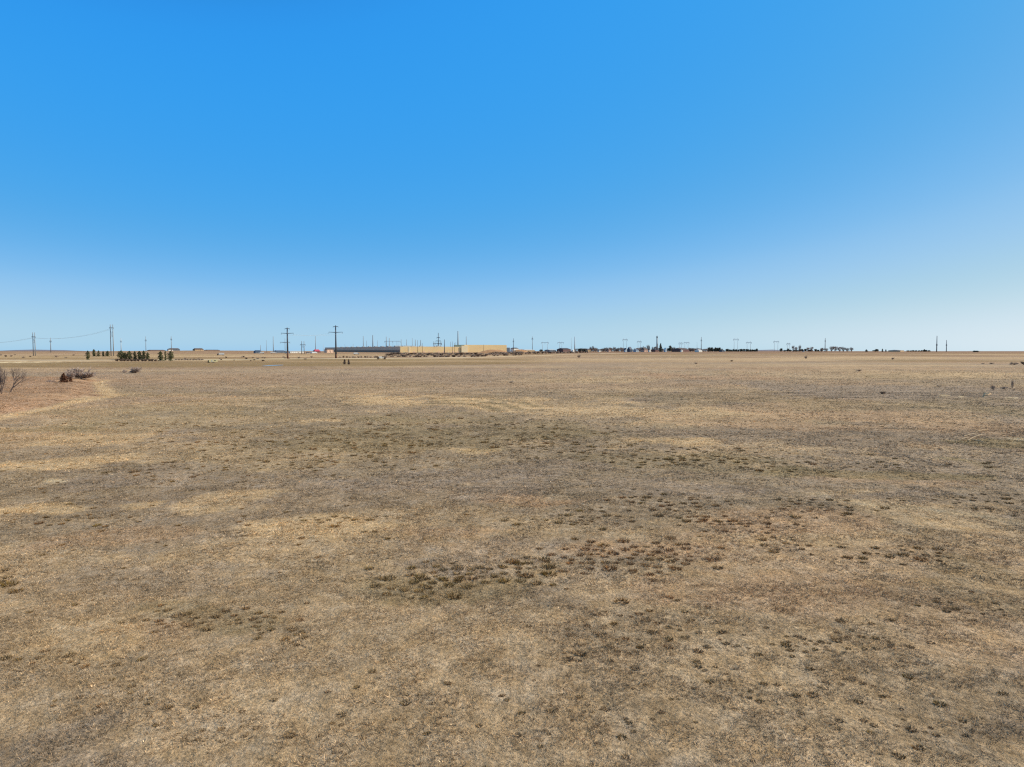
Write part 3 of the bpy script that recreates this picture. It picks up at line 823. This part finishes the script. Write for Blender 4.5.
# pine rows
for px, row, top, wp in ((94, 356.6, 349.2, 4.2), (98.6, 356.6, 350.4, 4.2), (103.2, 356.6, 351, 3), (107.6, 356.6, 350.8, 5)):
    put(random.choice(PN), px, row, top, wp * 1.25, 'green pine in the short far row left of the tall twin-leg pole', 'tree', 'pines in the short far row')
put(PN[1], 88, 360.2, 350.6, 5.4, 'taller green pine at the left end of the short far row', 'tree')
for px, wp, top in ((121.6, 6, 350.6), (125.8, 5, 351.8), (130.2, 4.4, 351), (134.8, 4.4, 350.4), (139.2, 5, 350.6), (143.6, 4.2, 350.8), (147.4, 3.6, 351.8)):
    put(random.choice(PN), px + random.uniform(-.5, .5), 360.2, top + random.uniform(-.3, .8), wp * random.uniform(1.2, 1.75), 'olive pine in the main row right of the tall twin-leg pole', 'tree', 'pines in the main row')
put(PN[0], 160.6, 361.2, 351.2, 8, 'broad olive pine, left of the pair at the right end of the pine row', 'tree')
put(PN[1], 170.6, 361.2, 351, 8, 'broad olive pine, right of the pair at the right end of the pine row', 'tree')
put(PN[2], 165.4, 361.0, 350.2, 3.2, 'narrow pine squeezed between the two broad pines', 'tree')
for k in range(12):
    put(SHB[2], 117.5 + k * 3.5, 361.4, 358.2 + random.uniform(-.3, .5), 5.4, 'low purple-brown shrub under the main pine row', 'shrub', 'hedge shrubs under the pine row')
for k in range(10):
    put(SHB[0], 176 + k * 2.9, 360.4, 358 + random.uniform(-.4, .5), 3.6, 'thin leafless shrub right of the pine row', 'shrub', 'thin shrubs right of the pine row')
for px, row, top, wp in ((1, 356, 353.2, 2.5), (5.6, 357, 354.4, 3), (11.4, 356.8, 354, 3.2), (15, 355.4, 353.4, 2.4), (24, 358, 356, 4), (30, 357, 355.4, 3), (56.4, 357.4, 354.6, 4.4), (74, 355.6, 353.8, 3), (66, 358, 356.6, 4)):
    put(random.choice(SHB), px, row, top, wp, 'small dark shrub dotted over the far field at the left edge', 'shrub', 'shrubs dotted over the far left field')
# brush band in front of the warehouse
for k in range(150):
    px = 386 + k * .91 + random.uniform(-.8, .8)
    row = random.choice((357.0, 355.6, 354.6)) - 1.6 * max(0, (px - 470) / 50)
    put(random.choice((SHB[0], SHB[1], SHB[2])), px, row, row - random.uniform(1.6, 3.0), random.uniform(4, 7), 'grey-brown leafless shrub in the brush belt below the yellow facade', 'shrub', 'brush belt below the warehouse')
for k in range(16):
    px = 340 + k * 3.1 + random.uniform(-.8, .8)
    put(random.choice(SHB), px, 357.8, 355.6 + random.uniform(-.4, .5), 3.4, 'low dry shrub on the verge below the charcoal warehouse wall', 'shrub', 'verge shrubs below the charcoal wall')
for k in range(46):
    px = 517 + k * 1.56 + random.uniform(-.8, .8)
    put(random.choice(SHB), px, 354.4 - .022 * (px - 517), 350.9 + random.uniform(-.8, .9), random.uniform(2.6, 4.2), 'small brown shrub in the belt before the tan sheds', 'shrub', 'brush belt before the tan sheds')
# scattered weeds in the field and on its right
for px, row, top, wp, lab in ((579, 358.2, 353.6, 4.4, 'dry brown bush alone in the far field below the first dark evergreens'), (696, 364.2, 361.8, 4, 'dry weed clump alone in the far field below the bright white shed'), (731.8, 361.6, 359.6, 4.2, 'dark low weed clump in the far field left of the evergreen hedge end'),
                              (805.8, 359, 354.6, 3.4, 'upright dry weed clump in the far field before the right tree grove'), (882, 394, 391, 8, 'dark brown low clump in the field at the right'), (939, 386.6, 384.6, 6, 'small dark clump in the grey stretch of field, far right'),
                              (859, 371.4, 369, 7, 'low grey weed patch in the right half of the far field'), (893, 359.6, 357, 4, 'small dry weed clump before the pale low shed'), (511, 383, 380.6, 6, 'low dark weed clump in the middle of the field'),
                              (993, 390, 384, 6, 'sparse grey dead weed beside the pale stone heap'), (1012.6, 388, 378.6, 3.4, 'tall thin dead weed stalk near the right edge'), (1004, 389, 386, 9, 'low pale dead weed patch left of the tall dead stalk'),
                              (1014, 365, 361.4, 10, 'left half of the brown scrub at the right edge of the far field'), (1024, 365, 360.6, 11, 'taller brown scrub cut by the right edge of the photo'), (992, 364, 362.4, 6, 'small scrub dot left of the brown scrub at the right edge'), (983, 364, 362.8, 4, 'smallest scrub dot in the line at the right edge')):
    put(random.choice(SHB), px, row, top, wp, lab, 'shrub')
for k in range(24):
    px, row = random.uniform(180, 320), random.uniform(357.4, 361.5)
    put(random.choice(SHB), px, row, row - random.uniform(1.2, 2.2), random.uniform(2.4, 4.5), 'low dry weed clump on the verge between the pines and the T-shaped poles', 'shrub', 'weed clumps on the verge')

# town trees on the right
for k in range(84):
    px = 576 + k * 1.72 + random.uniform(-1, 1)
    put(random.choice(BT), px, 0, 348.4 + random.uniform(-.9, 1.0), random.uniform(4, 6.5), 'low bare tree in the hazy grey belt between the town houses', 'tree', 'low bare belt among the houses', 2290 + random.uniform(0, 160))
for px, d, top, wp in ((592, 2100, 345.8, 6), (595.4, 2150, 347, 5), (603.6, 2200, 347.6, 5), (606.8, 2250, 347, 5), (610.4, 2200, 346.8, 5), (614.2, 2250, 346.4, 5), (618, 2200, 347.4, 5), (621.6, 2250, 346.8, 5)):
    put(random.choice(BT), px, 0, top, wp, 'bare grey tree in the town row left of the navy house', 'tree', 'bare trees left of the navy house', d)
for px, top, wp in ((640.6, 346.6, 5), (644, 346, 5), (648.4, 344.4, 5), (653.2, 346.6, 4.4), (655.4, 345.6, 4), (674, 346.6, 6), (679, 347.2, 6), (684, 347.6, 6), (690, 347.4, 6), (694, 347.8, 5)):
    put(random.choice(BT), px, 0, top, wp, 'bare grey tree among the town houses around the dark silo tower', 'tree', 'bare trees among the town houses', 2350)
for px, top, wp in ((822, 347.4, 5), (826.4, 347.8, 5), (831.6, 345.8, 6), (835, 345.6, 6), (839.4, 346.4, 6), (843.4, 346.6, 6), (847, 347.6, 5.6), (851.4, 347, 4.6)):
    put(random.choice(BT), px, 0, top, wp, 'bare grey tree in the right-hand grove', 'tree', 'bare trees in the right grove', 2300)
for px, top, wp in ((793, 344.8, 3.4), (799.6, 344.6, 3.6), (795.6, 346.4, 4), (808, 346.8, 4), (811.6, 346.4, 4)):
    put(random.choice(BT), px, 0, top, wp, 'bare treetop between the evergreen hedge and the right grove', 'tree', 'bare trees left of the right grove', 2350)
for px, d, top, wp, lab in ((581, 2100, 348.4, 4.6, 'first dark evergreen right of the thick pale mast'), (584, 2150, 349, 4, 'second dark evergreen right of the thick pale mast'), (540.4, 2050, 349.2, 4, 'dark evergreen among the tan sheds'),
                            (660.6, 2200, 343.2, 3.6, 'narrow dark evergreen right of the dark silo tower'), (669.2, 2250, 345, 4.4, 'round-headed dark evergreen left of the long dark-roofed house row'), (722, 2250, 348.6, 3, 'small dark evergreen in the gap right of the evergreen clump'),
                            (866.4, 2350, 349.4, 3, 'small dark tree alone right of the right-hand grove'), (875.4, 2350, 348.8, 5, 'round dark tree beside the pale low shed'), (882.4, 2300, 348.6, 1.8, 'narrow dark tree at the left end of the pale low shed'), (885.8, 2300, 349.2, 1.6, 'second narrow dark tree at the left end of the pale low shed'),
                            (924.4, 2350, 349.2, 3, 'dark tree above the low dark windbreak at the right')):
    put(random.choice(EV[:2]) if wp > 3.7 else EV[2], px, 0, top, wp * 1.25, lab, 'tree', None, d)
for k in range(6):
    put(random.choice(EV[:2]), 708.6 + k * 2.1, 0, 347 + random.uniform(-.2, .6), 3.6, 'dark evergreen in the dense clump right of the bright white shed', 'tree', 'evergreen clump by the white shed', 2250)
for k in range(16):
    put(random.choice(EV[:2]), 726 + k * 2.05, 0, 348.9 + random.uniform(-.5, .5), 3.2, 'dark evergreen in the long low hedge under the twin-leg poles', 'tree', 'long evergreen hedge', 2250)
for k in range(14):
    put(random.choice(EV[:2]), 781 + k * 3.1, 0, 348.7 + random.uniform(-.7, 1.2), 3.6, 'low grey-green tree in the broken belt left of the right-hand grove', 'tree', 'low belt left of the right grove', 2400)
for k in range(9):
    put(random.choice(EV[:2]), 908 + k * 2.6, 0, 350 + random.uniform(-.3, .3), 3.2, 'low dark bush in the windbreak left of the two dark poles', 'tree', 'low windbreak left of the two dark poles', 2350)
put(EV[1], 973.6, 0, 350.4, 4, 'low black bush, left part of the dark clump near the right horizon', 'shrub', None, 1900)
put(EV[0], 977, 0, 350.6, 5, 'low black bush, right part of the dark clump near the right horizon', 'shrub', None, 1900)

# ------------------------------------------------------------------ the warehouse
def warehouse():
    y0 = 1750.0
    Cx, Cy = (400.4 - W / 2) / F * y0, y0
    t = empty('warehouse', (Cx, Cy, 0), 0, 'long flat warehouse with a sunlit yellow facade and a dark shaded side', 'building')
    e1 = Vector((.846, .533, 0)); e2 = Vector((-.533, .846, 0))
    L1, L2 = 319.0, 640.0
    zb, zt = 2.0, zrow(346.6, y0)
    def P(a, b_, z): v = e1 * a + e2 * b_; return (v.x, v.y, z)
    def block(a0, a1, b0, b1, z0, z1):
        return MB().add([P(a0, b0, z0), P(a1, b0, z0), P(a1, b1, z0), P(a0, b1, z0), P(a0, b0, z1), P(a1, b0, z1), P(a1, b1, z1), P(a0, b1, z1)],
                        [(3, 2, 1, 0), (4, 5, 6, 7), (0, 1, 5, 4), (1, 2, 6, 5), (2, 3, 7, 6), (3, 0, 4, 7)])
    block(0, L1, 0, 3, zb, zt).build('yellow_wall', M['yellow'], t)
    block(0, L1, 3.003, L2, zb, zt - .4).build('main_hall', M['darkclad'], t)
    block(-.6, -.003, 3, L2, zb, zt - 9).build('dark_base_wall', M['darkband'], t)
    block(-.3, L1, 3.1, L2, zt - .39, zt + .5).build('roof', M['roofgrey'], t)
    block(L1 * .58, L1 + .1, -2, 60, zb, zrow(344.9, y0 + 130)).build('tall_wing', M['yellow'], t)
    block(L1 * .55, L1 * .61, -3.2, -2.003, zb, zt + 3.2).build('cream_stair_tower', M['yellowlight'], t)
    block(L1 * .07, L1 * .085, -.6, -.003, zb, zt - 1).build('cream_panel', M['yellowlight'], t)
    block(L1 + .103, L1 + 11, -2, 30, zb, zrow(347.6, y0 + 160)).build('end_annex', M['bluegrey'], t)
    for k in range(22):
        a = 8 + k * 14.2
        block(a, a + 4, -.12, -.004, zb, zb + 7).build('loading_door', M['darkclad' if k % 3 else 'cream'], t)
    for k in range(16):
        a, bb = random.uniform(15, L1 * .55), random.uniform(20, 200)
        block(a, a + 9, bb, bb + 7, zt + .503, zt + 3.2).build('rooftop_unit', M['unit'], t)
    for k in range(12):
        bb = 30 + k * 50
        block(20, 27, bb, bb + 9, zt + .503, zt + 2.6).build('rooftop_unit', M['unit'], t)
warehouse()

# orange soil mound in front of its right part
def mound(px, d, w_px, row_top, depth, label):
    x, y, z = A(px, d); hw = w_px * mpp(d) / 2; ht = zrow(row_top, d) - z
    b = MB(); nu, nv = 28, 14; vs = []
    for j in range(nv + 1):
        for i in range(nu + 1):
            u, v = i / nu * 2 - 1, j / nv * 2 - 1
            e = max(0, 1 - abs(u) ** 2.2) * max(0, 1 - v * v)
            vs.append((x + u * hw, y + v * depth, z - .5 + (ht + .5) * e * (.88 + .24 * random.random()) ** 1.0))
    b.add(vs, [(j * (nu + 1) + i, j * (nu + 1) + i + 1, (j + 1) * (nu + 1) + i + 1, (j + 1) * (nu + 1) + i) for j in range(nv) for i in range(nu)])
    return tag(b.build('soil_mound', M['soil'], smooth=True), label, 'mound')
mound(494, 1560, 34, 349.7, 26, 'long orange soil mound in front of the right part of the yellow facade')
mound(520, 1800, 18, 349.6, 20, 'small tan soil mound just beyond the right end of the yellow warehouse')

# ------------------------------------------------------------------ houses, sheds
def house(label, px0, px1, d, eave, ridge, wall, roof, gable_front=False, depth=None, chimney=False, windows=4, cat='house', name='house', group=None, door='darkpaint'):
    xa, y, z = A((px0 + px1) / 2, d); s = mpp(d)
    wd = (px1 - px0) * s / 1.10; dp = depth or wd * .6
    he, hr = zrow(eave, d) - z, zrow(ridge, d) - z
    t = empty(name, (xa, y, z), R(50), label, cat, group)
    MB().box((0, 0, he / 2 - .5), (wd, dp, he + 1)).build('wall', M[wall], t)
    o = .5
    if gable_front:
        b = MB().prism([(-wd / 2 - o, he + .01), (0, hr), (wd / 2 + o, he + .01)], -dp / 2 - o, dp / 2 + o)
        MB().prism([(-wd / 2 + .1, he + .012), (0, hr - .35), (wd / 2 - .1, he + .012)], -dp / 2 - o - .03, -dp / 2 - o - .004).build('gable', M[wall], t)
    else:
        b = MB(); hx, hy = wd / 2 + o, dp / 2 + o; rx = wd / 2 - min(wd * .12, 2)
        b.add([(-hx, -hy, he + .01), (hx, -hy, he + .01), (hx, hy, he + .01), (-hx, hy, he + .01), (-rx, 0, hr), (rx, 0, hr)],
              [(3, 2, 1, 0), (0, 1, 5, 4), (1, 2, 5), (2, 3, 4, 5), (3, 0, 4)])
    rf = b.build('roof', M[roof], t)
    if chimney:
        MB().box((wd * .2, 0, hr + .1), (1, 1, 1.8)).build('chimney', M['maroon'], rf)
    for k in range(windows):
        wx = -wd / 2 + wd * (k + .5) / windows
        f = MB().box((wx, -dp / 2 - .04, he * .55), (min(1.6, wd / windows * .5), .07, he * .3)).build('window', M['glass'], t)
        MB().box((wx, -dp / 2 - .05, he * .55 - he * .16 - .06), (min(1.9, wd / windows * .6), .1, .1)).build('sill', M['white'], f)
    MB().box((wd * .08, -dp / 2 - .03, he * .35), (min(1.2, wd * .1), .05, he * .7)).build('door', M[door], t)
    return t

house('white farmhouse on the left rise beside the thin pole', 167.6, 172.6, 2300, 349.6, 348.6, 'white', 'darkroof', chimney=True)
house('long grey-roofed building right behind the white farmhouse on the rise', 169, 179, 2450, 349.2, 348.2, 'bluegrey', 'brownroof')
house('tan house with brown roof on the rise left of the truck', 193.4, 203, 2450, 349.6, 348.2, 'tan', 'brownroof', chimney=True)
house('low dark-roofed shed far behind the pine row', 148.4, 164, 2600, 350.4, 349.8, 'maroon', 'brownroof', cat='shed', name='shed')
house('low dark shed on the skyline right of the tan house', 205, 219, 2700, 350.2, 349.7, 'maroon', 'darkroof', cat='shed', name='shed')
house('small dark shed with blue-grey sloped roof left of the white trailer row', 254, 261, 1500, 351.8, 350.2, 'bluegrey', 'navy', cat='shed', name='shed')
house('long blue-grey metal shed behind the shorter T-shaped steel pole', 273.6, 285.2, 1600, 351.4, 350.2, 'bluegrey', 'bluegrey', cat='shed', name='shed')
house('long low white building between the two T-shaped steel poles', 286.2, 303, 1550, 351.4, 350.8, 'white', 'roofgrey', windows=7, cat='building', name='building')
house('building with a red roof right of the small twin-leg pole', 313, 320.2, 1700, 351.4, 349.4, 'maroon', 'redroof', cat='building', name='building')
house('white shed in front of the red-roofed building', 310.4, 317, 1500, 352.6, 351.8, 'white', 'white', cat='shed', name='shed')
house('tiny white shed left of the red-roofed building', 306.4, 309.6, 1480, 352.8, 352, 'white', 'darkroof', windows=1, cat='shed', name='shed')
house('grey-brown low building touching the left end of the charcoal warehouse side', 324.6, 333, 1700, 349.6, 348.9, 'darkclad', 'brownroof', cat='building', name='building')
house('small white building with dark roof just right of the warehouse end', 510.4, 518.6, 2050, 348.6, 347.6, 'white', 'darkroof', cat='building', name='building')
house('wide tan shed right of the yellow warehouse', 519, 535, 2000, 350.2, 349.4, 'tan', 'roofgrey', windows=5, cat='shed', name='shed')
house('grey flat shed left of the maroon building', 544.4, 556, 2050, 350, 349.4, 'bluegrey', 'roofgrey', cat='shed', name='shed')
house('low maroon building with a dark roof', 556.6, 571, 2060, 349.4, 348, 'maroon', 'darkroof', windows=6, cat='building', name='building')
house('small white shed under the thick pale mast', 571.8, 574.4, 1950, 350.4, 349.6, 'white', 'white', windows=1, cat='shed', name='shed')
house('tan house behind the first dark evergreens', 585, 591, 2150, 350, 349, 'tan', 'brownroof')
house('small white house left of the bare town trees', 597.6, 600.8, 2150, 350.4, 349.4, 'white', 'darkroof', windows=2)
house('pinkish house half hidden by bare town trees', 606.6, 611, 2150, 350.2, 349, 'pink', 'brownroof')
house('navy house with a pale front, the darkest house in the town', 627, 632.4, 2080, 349.4, 346.8, 'navy', 'navy')
house('pale blue gabled house touching the left of the navy house', 623.8, 627, 2060, 349.8, 348, 'lightblue', 'navy', gable_front=True, windows=1)
house('long pale blue low house right of the navy house', 633, 639, 2120, 350.2, 349.2, 'lightblue', 'bluegrey')
house('pink house with brown roof among bare trees left of the dark silo tower', 640.4, 648, 2200, 349.6, 347.6, 'pink', 'brownroof', chimney=True)
house('small white gabled house just left of the dark silo tower', 648.2, 650.8, 2080, 349.8, 348.6, 'white', 'darkroof', gable_front=True, windows=1)
house('maroon low house under the dark silo tower', 651.4, 659, 2250, 350, 349, 'maroon', 'darkroof')
house('white and blue gabled house left of the round-headed evergreen', 663.8, 667, 2080, 349.6, 347.8, 'lightblue', 'white', gable_front=True, windows=1)
house('long house with a dark brown roof right of the round-headed evergreen', 671, 690, 2250, 349.6, 348, 'maroon', 'brownroof', windows=8)
house('small white shed before the long dark-roofed house', 680, 683, 2050, 350.6, 349.8, 'white', 'roofgrey', windows=1, cat='shed', name='shed')
house('bright white long shed at the foot of a slim pole', 694.4, 702.6, 2050, 350.4, 349.6, 'white', 'white', windows=3, cat='shed', name='shed')
house('small grey house between the evergreen clump and the hedge', 718.6, 725, 2250, 350.4, 349.6, 'bluegrey', 'darkroof')
house('pale tan low shed with long roof at the right', 886.4, 906, 2450, 350.4, 349.8, 'tan', 'roofgrey', windows=6, cat='shed', name='shed')
house('tiny pale shed within the low belt left of the right grove', 802, 806, 2500, 350.4, 349.8, 'white', 'roofgrey', windows=1, cat='shed', name='shed')

# dark tower with tapering top
x, y, z = A(656.9, 2250); s = mpp(y); ht = zrow(335.6, y) - z
t = empty('silo_tower', (x, y, z), 0, 'slender dark tower rising above the town, tallest thing there', 'tower')
MB().tube([(0, 0, -.5), (0, 0, ht * .86)], [.75 * s, .55 * s], 12).build('shaft', M['greypole'], t, True)
MB().tube([(0, 0, ht * .86 + .01), (0, 0, ht * .93), (0, 0, ht)], [.72 * s, .72 * s, .12 * s], 12).build('head', M['steel'], t, True)
MB().tube([(.8 * s, 0, -.5), (.8 * s, 0, ht * .5)], .16 * s, 6).build('pipe', M['steel'], t)

# ------------------------------------------------------------------ vehicles
def wheels(t, xs, r, hw):
    for xw in xs:
        for sg in (-1, 1):
            wv = MB().tube([(xw, sg * hw - .15, r), (xw, sg * hw + .15, r)], r, 14).build('wheel', M['rubber'], t)
            MB().tube([(xw, sg * (hw + .155), r), (xw, sg * (hw + .17), r)], r * .5, 10).build('rim', M['unit'], wv)

def semi(label, px, d, length, flip=1, cab='darkpaint', box='white', hgt=3.9):
    x, y, z = A(px, d)
    t = empty('cargo_truck', (x, y, z), R(24), label, 'truck')
    L = length
    MB().box((flip * L * .1, 0, 1.25 + (hgt - 1.25) / 2), (L * .76, 2.5, hgt - 1.25)).build('cargo_box', M[box], t)
    MB().box((0, 0, 1.0), (L * .9, 1.0, .3)).build('chassis', M['darkpaint'], t)
    cx = -flip * L * .40
    pts = [(cx - flip * 1.3, .6), (cx + flip * 1.0, .6), (cx + flip * 1.0, 3.2), (cx - flip * .2, 3.2), (cx - flip * .7, 2.0), (cx - flip * 1.3, 1.9)]
    MB().prism(pts, -1.2, 1.2).build('cab', M[cab], t)
    MB().box((cx + flip * .25, -1.22, 2.4), (.9, .03, .8)).build('window', M['glass'], t)
    wheels(t, (cx - flip * .5, flip * L * .25, flip * L * .36), .5, 1.05)
    return t
semi('cargo truck with dark cab and white box on the road left of the T-shaped poles', 220.8, 1080, 10.5, 1)
semi('white box trailer with white cab left of the blue-grey shed', 261.6, 1350, 9.5, 1, 'white')
semi('long white trailer truck parked before the blue-grey shed', 273.6, 1400, 12.5, -1, 'white')
semi('white truck with grey cab on the road below the charcoal warehouse side', 356.2, 1180, 9.0, -1, 'unit')

def van(label, px, row, length=5.4):
    x, y, z = G(px, row)
    t = empty('parked_van', (x, y, z + .5), R(28), label, 'van')
    L = length / 2
    pts = [(-L, .45), (L, .45), (L, 1.15), (L - 1.0, 1.3), (L - 1.7, 2.25), (-L + .1, 2.3), (-L, 2.1)]
    MB().prism(pts, -.95, .95).build('body', M['white'], t)
    MB().prism([(L - 1.0, 1.35), (L - 1.65, 2.15), (L - 2.4, 2.15), (L - 2.4, 1.35)], -.975, -.955).build('window', M['glass'], t)
    MB().box((L + .03, 0, .7), (.08, 1.8, .25)).build('bumper', M['darkpaint'], t)
    wheels(t, (-L + .95, L - .95), .38, .85)
van('white van between two dark bushes on the verge below the charcoal warehouse side', 381.4, 358.9)
put(stub, 378.2, 359.3, 356.6, 2.2, 'dark bush touching the left end of the white van', 'shrub')
put(stub, 384.8, 359.3, 356.6, 2.2, 'dark bush touching the right end of the white van', 'shrub')

x, y, z = G(213.2, 362.6)
t = empty('camper_trailer', (x, y, z), R(30), 'pale cream box trailer parked at the field edge right of the pines', 'trailer')
MB().prism([(-3.1, .5), (2.9, .5), (3.2, .9), (3.2, 1.9), (2.7, 2.35), (-2.8, 2.35), (-3.1, 2.1)], -1.1, 1.1).build('body', M['cream'], t)
MB().box((1.2, -1.12, 1.55), (1.2, .03, .5)).build('window', M['glass'], t)
MB().box((-1.0, -1.12, 1.3), (.7, .03, 1.5)).build('door', M['unit'], t)
MB().tube([(-3.0, 0, .5), (-4.2, 0, .45)], .08, 6).build('tow_bar', M['darkpaint'], t)
wheels(t, (-.2, .6), .34, .95)
put(stub, 208.6, 362.6, 360.2, 1.8, 'small dark bush at the tow bar end of the cream trailer', 'shrub')

# ------------------------------------------------------------------ pale stones and dead wood in the field
def stone(px, row, size, label, group, sx=1.0):
    x, y, z = G(px, row)
    import bmesh
    bm = bmesh.new(); bmesh.ops.create_icosphere(bm, subdivisions=2, radius=1)
    for v in bm.verts:
        k = 1 + random.uniform(-.18, .18); v.co = Vector((v.co.x * k * sx, v.co.y * k * .8, max(-.3, v.co.z * k * .6)))
    me = bpy.data.meshes.new('stone'); bm.to_mesh(me); bm.free()
    me.materials.append(M['stone'])
    o = bpy.data.objects.new('stone', me); col.objects.link(o)
    o.location = (x, y, z + size * .15); o.scale = (size,) * 3; o.rotation_euler = (0, 0, random.uniform(0, 6))
    tag(o, label, 'stone', group)
for k in range(12):
    stone(random.uniform(983, 993), random.uniform(393.5, 398), random.uniform(.2, .45), 'pale stone in the heap near the right edge of the field', 'pale stone heap')
def deadwood(pts, r, label, group):
    P = [G(*p) for p in pts]
    b = MB().tube([(p[0], p[1], p[2] + r * .8 + random.uniform(0, .08)) for p in P], [r * random.uniform(.7, 1.2) for _ in P], 7)
    tag(b.build('fallen_branch', M['deadwood']), label, 'branch', group)
for a in (((964, 437), (970, 435), (977, 433.6)), ((972, 440), (979, 441.4), (984, 442.6)), ((968, 441), (974, 437.6), (982, 435)), ((976, 432.4), (983, 430.6), (988, 429.6)), ((960, 440), (966, 438.6), (969, 438))):
    deadwood(a, .035, 'bleached fallen branch in the pale scatter at the right of the field', 'bleached branches')
deadwood(((934, 386.4), (940, 385.6), (947, 385.2)), .07, 'bleached branch lying by the small dark clump, far right', None)

# prototypes that found no place
for o in [o for o in col.objects if o.parent is None and o.type == 'EMPTY' and 'label' not in o]:
    for ch in list(o.children): bpy.data.objects.remove(ch)
    bpy.data.objects.remove(o)
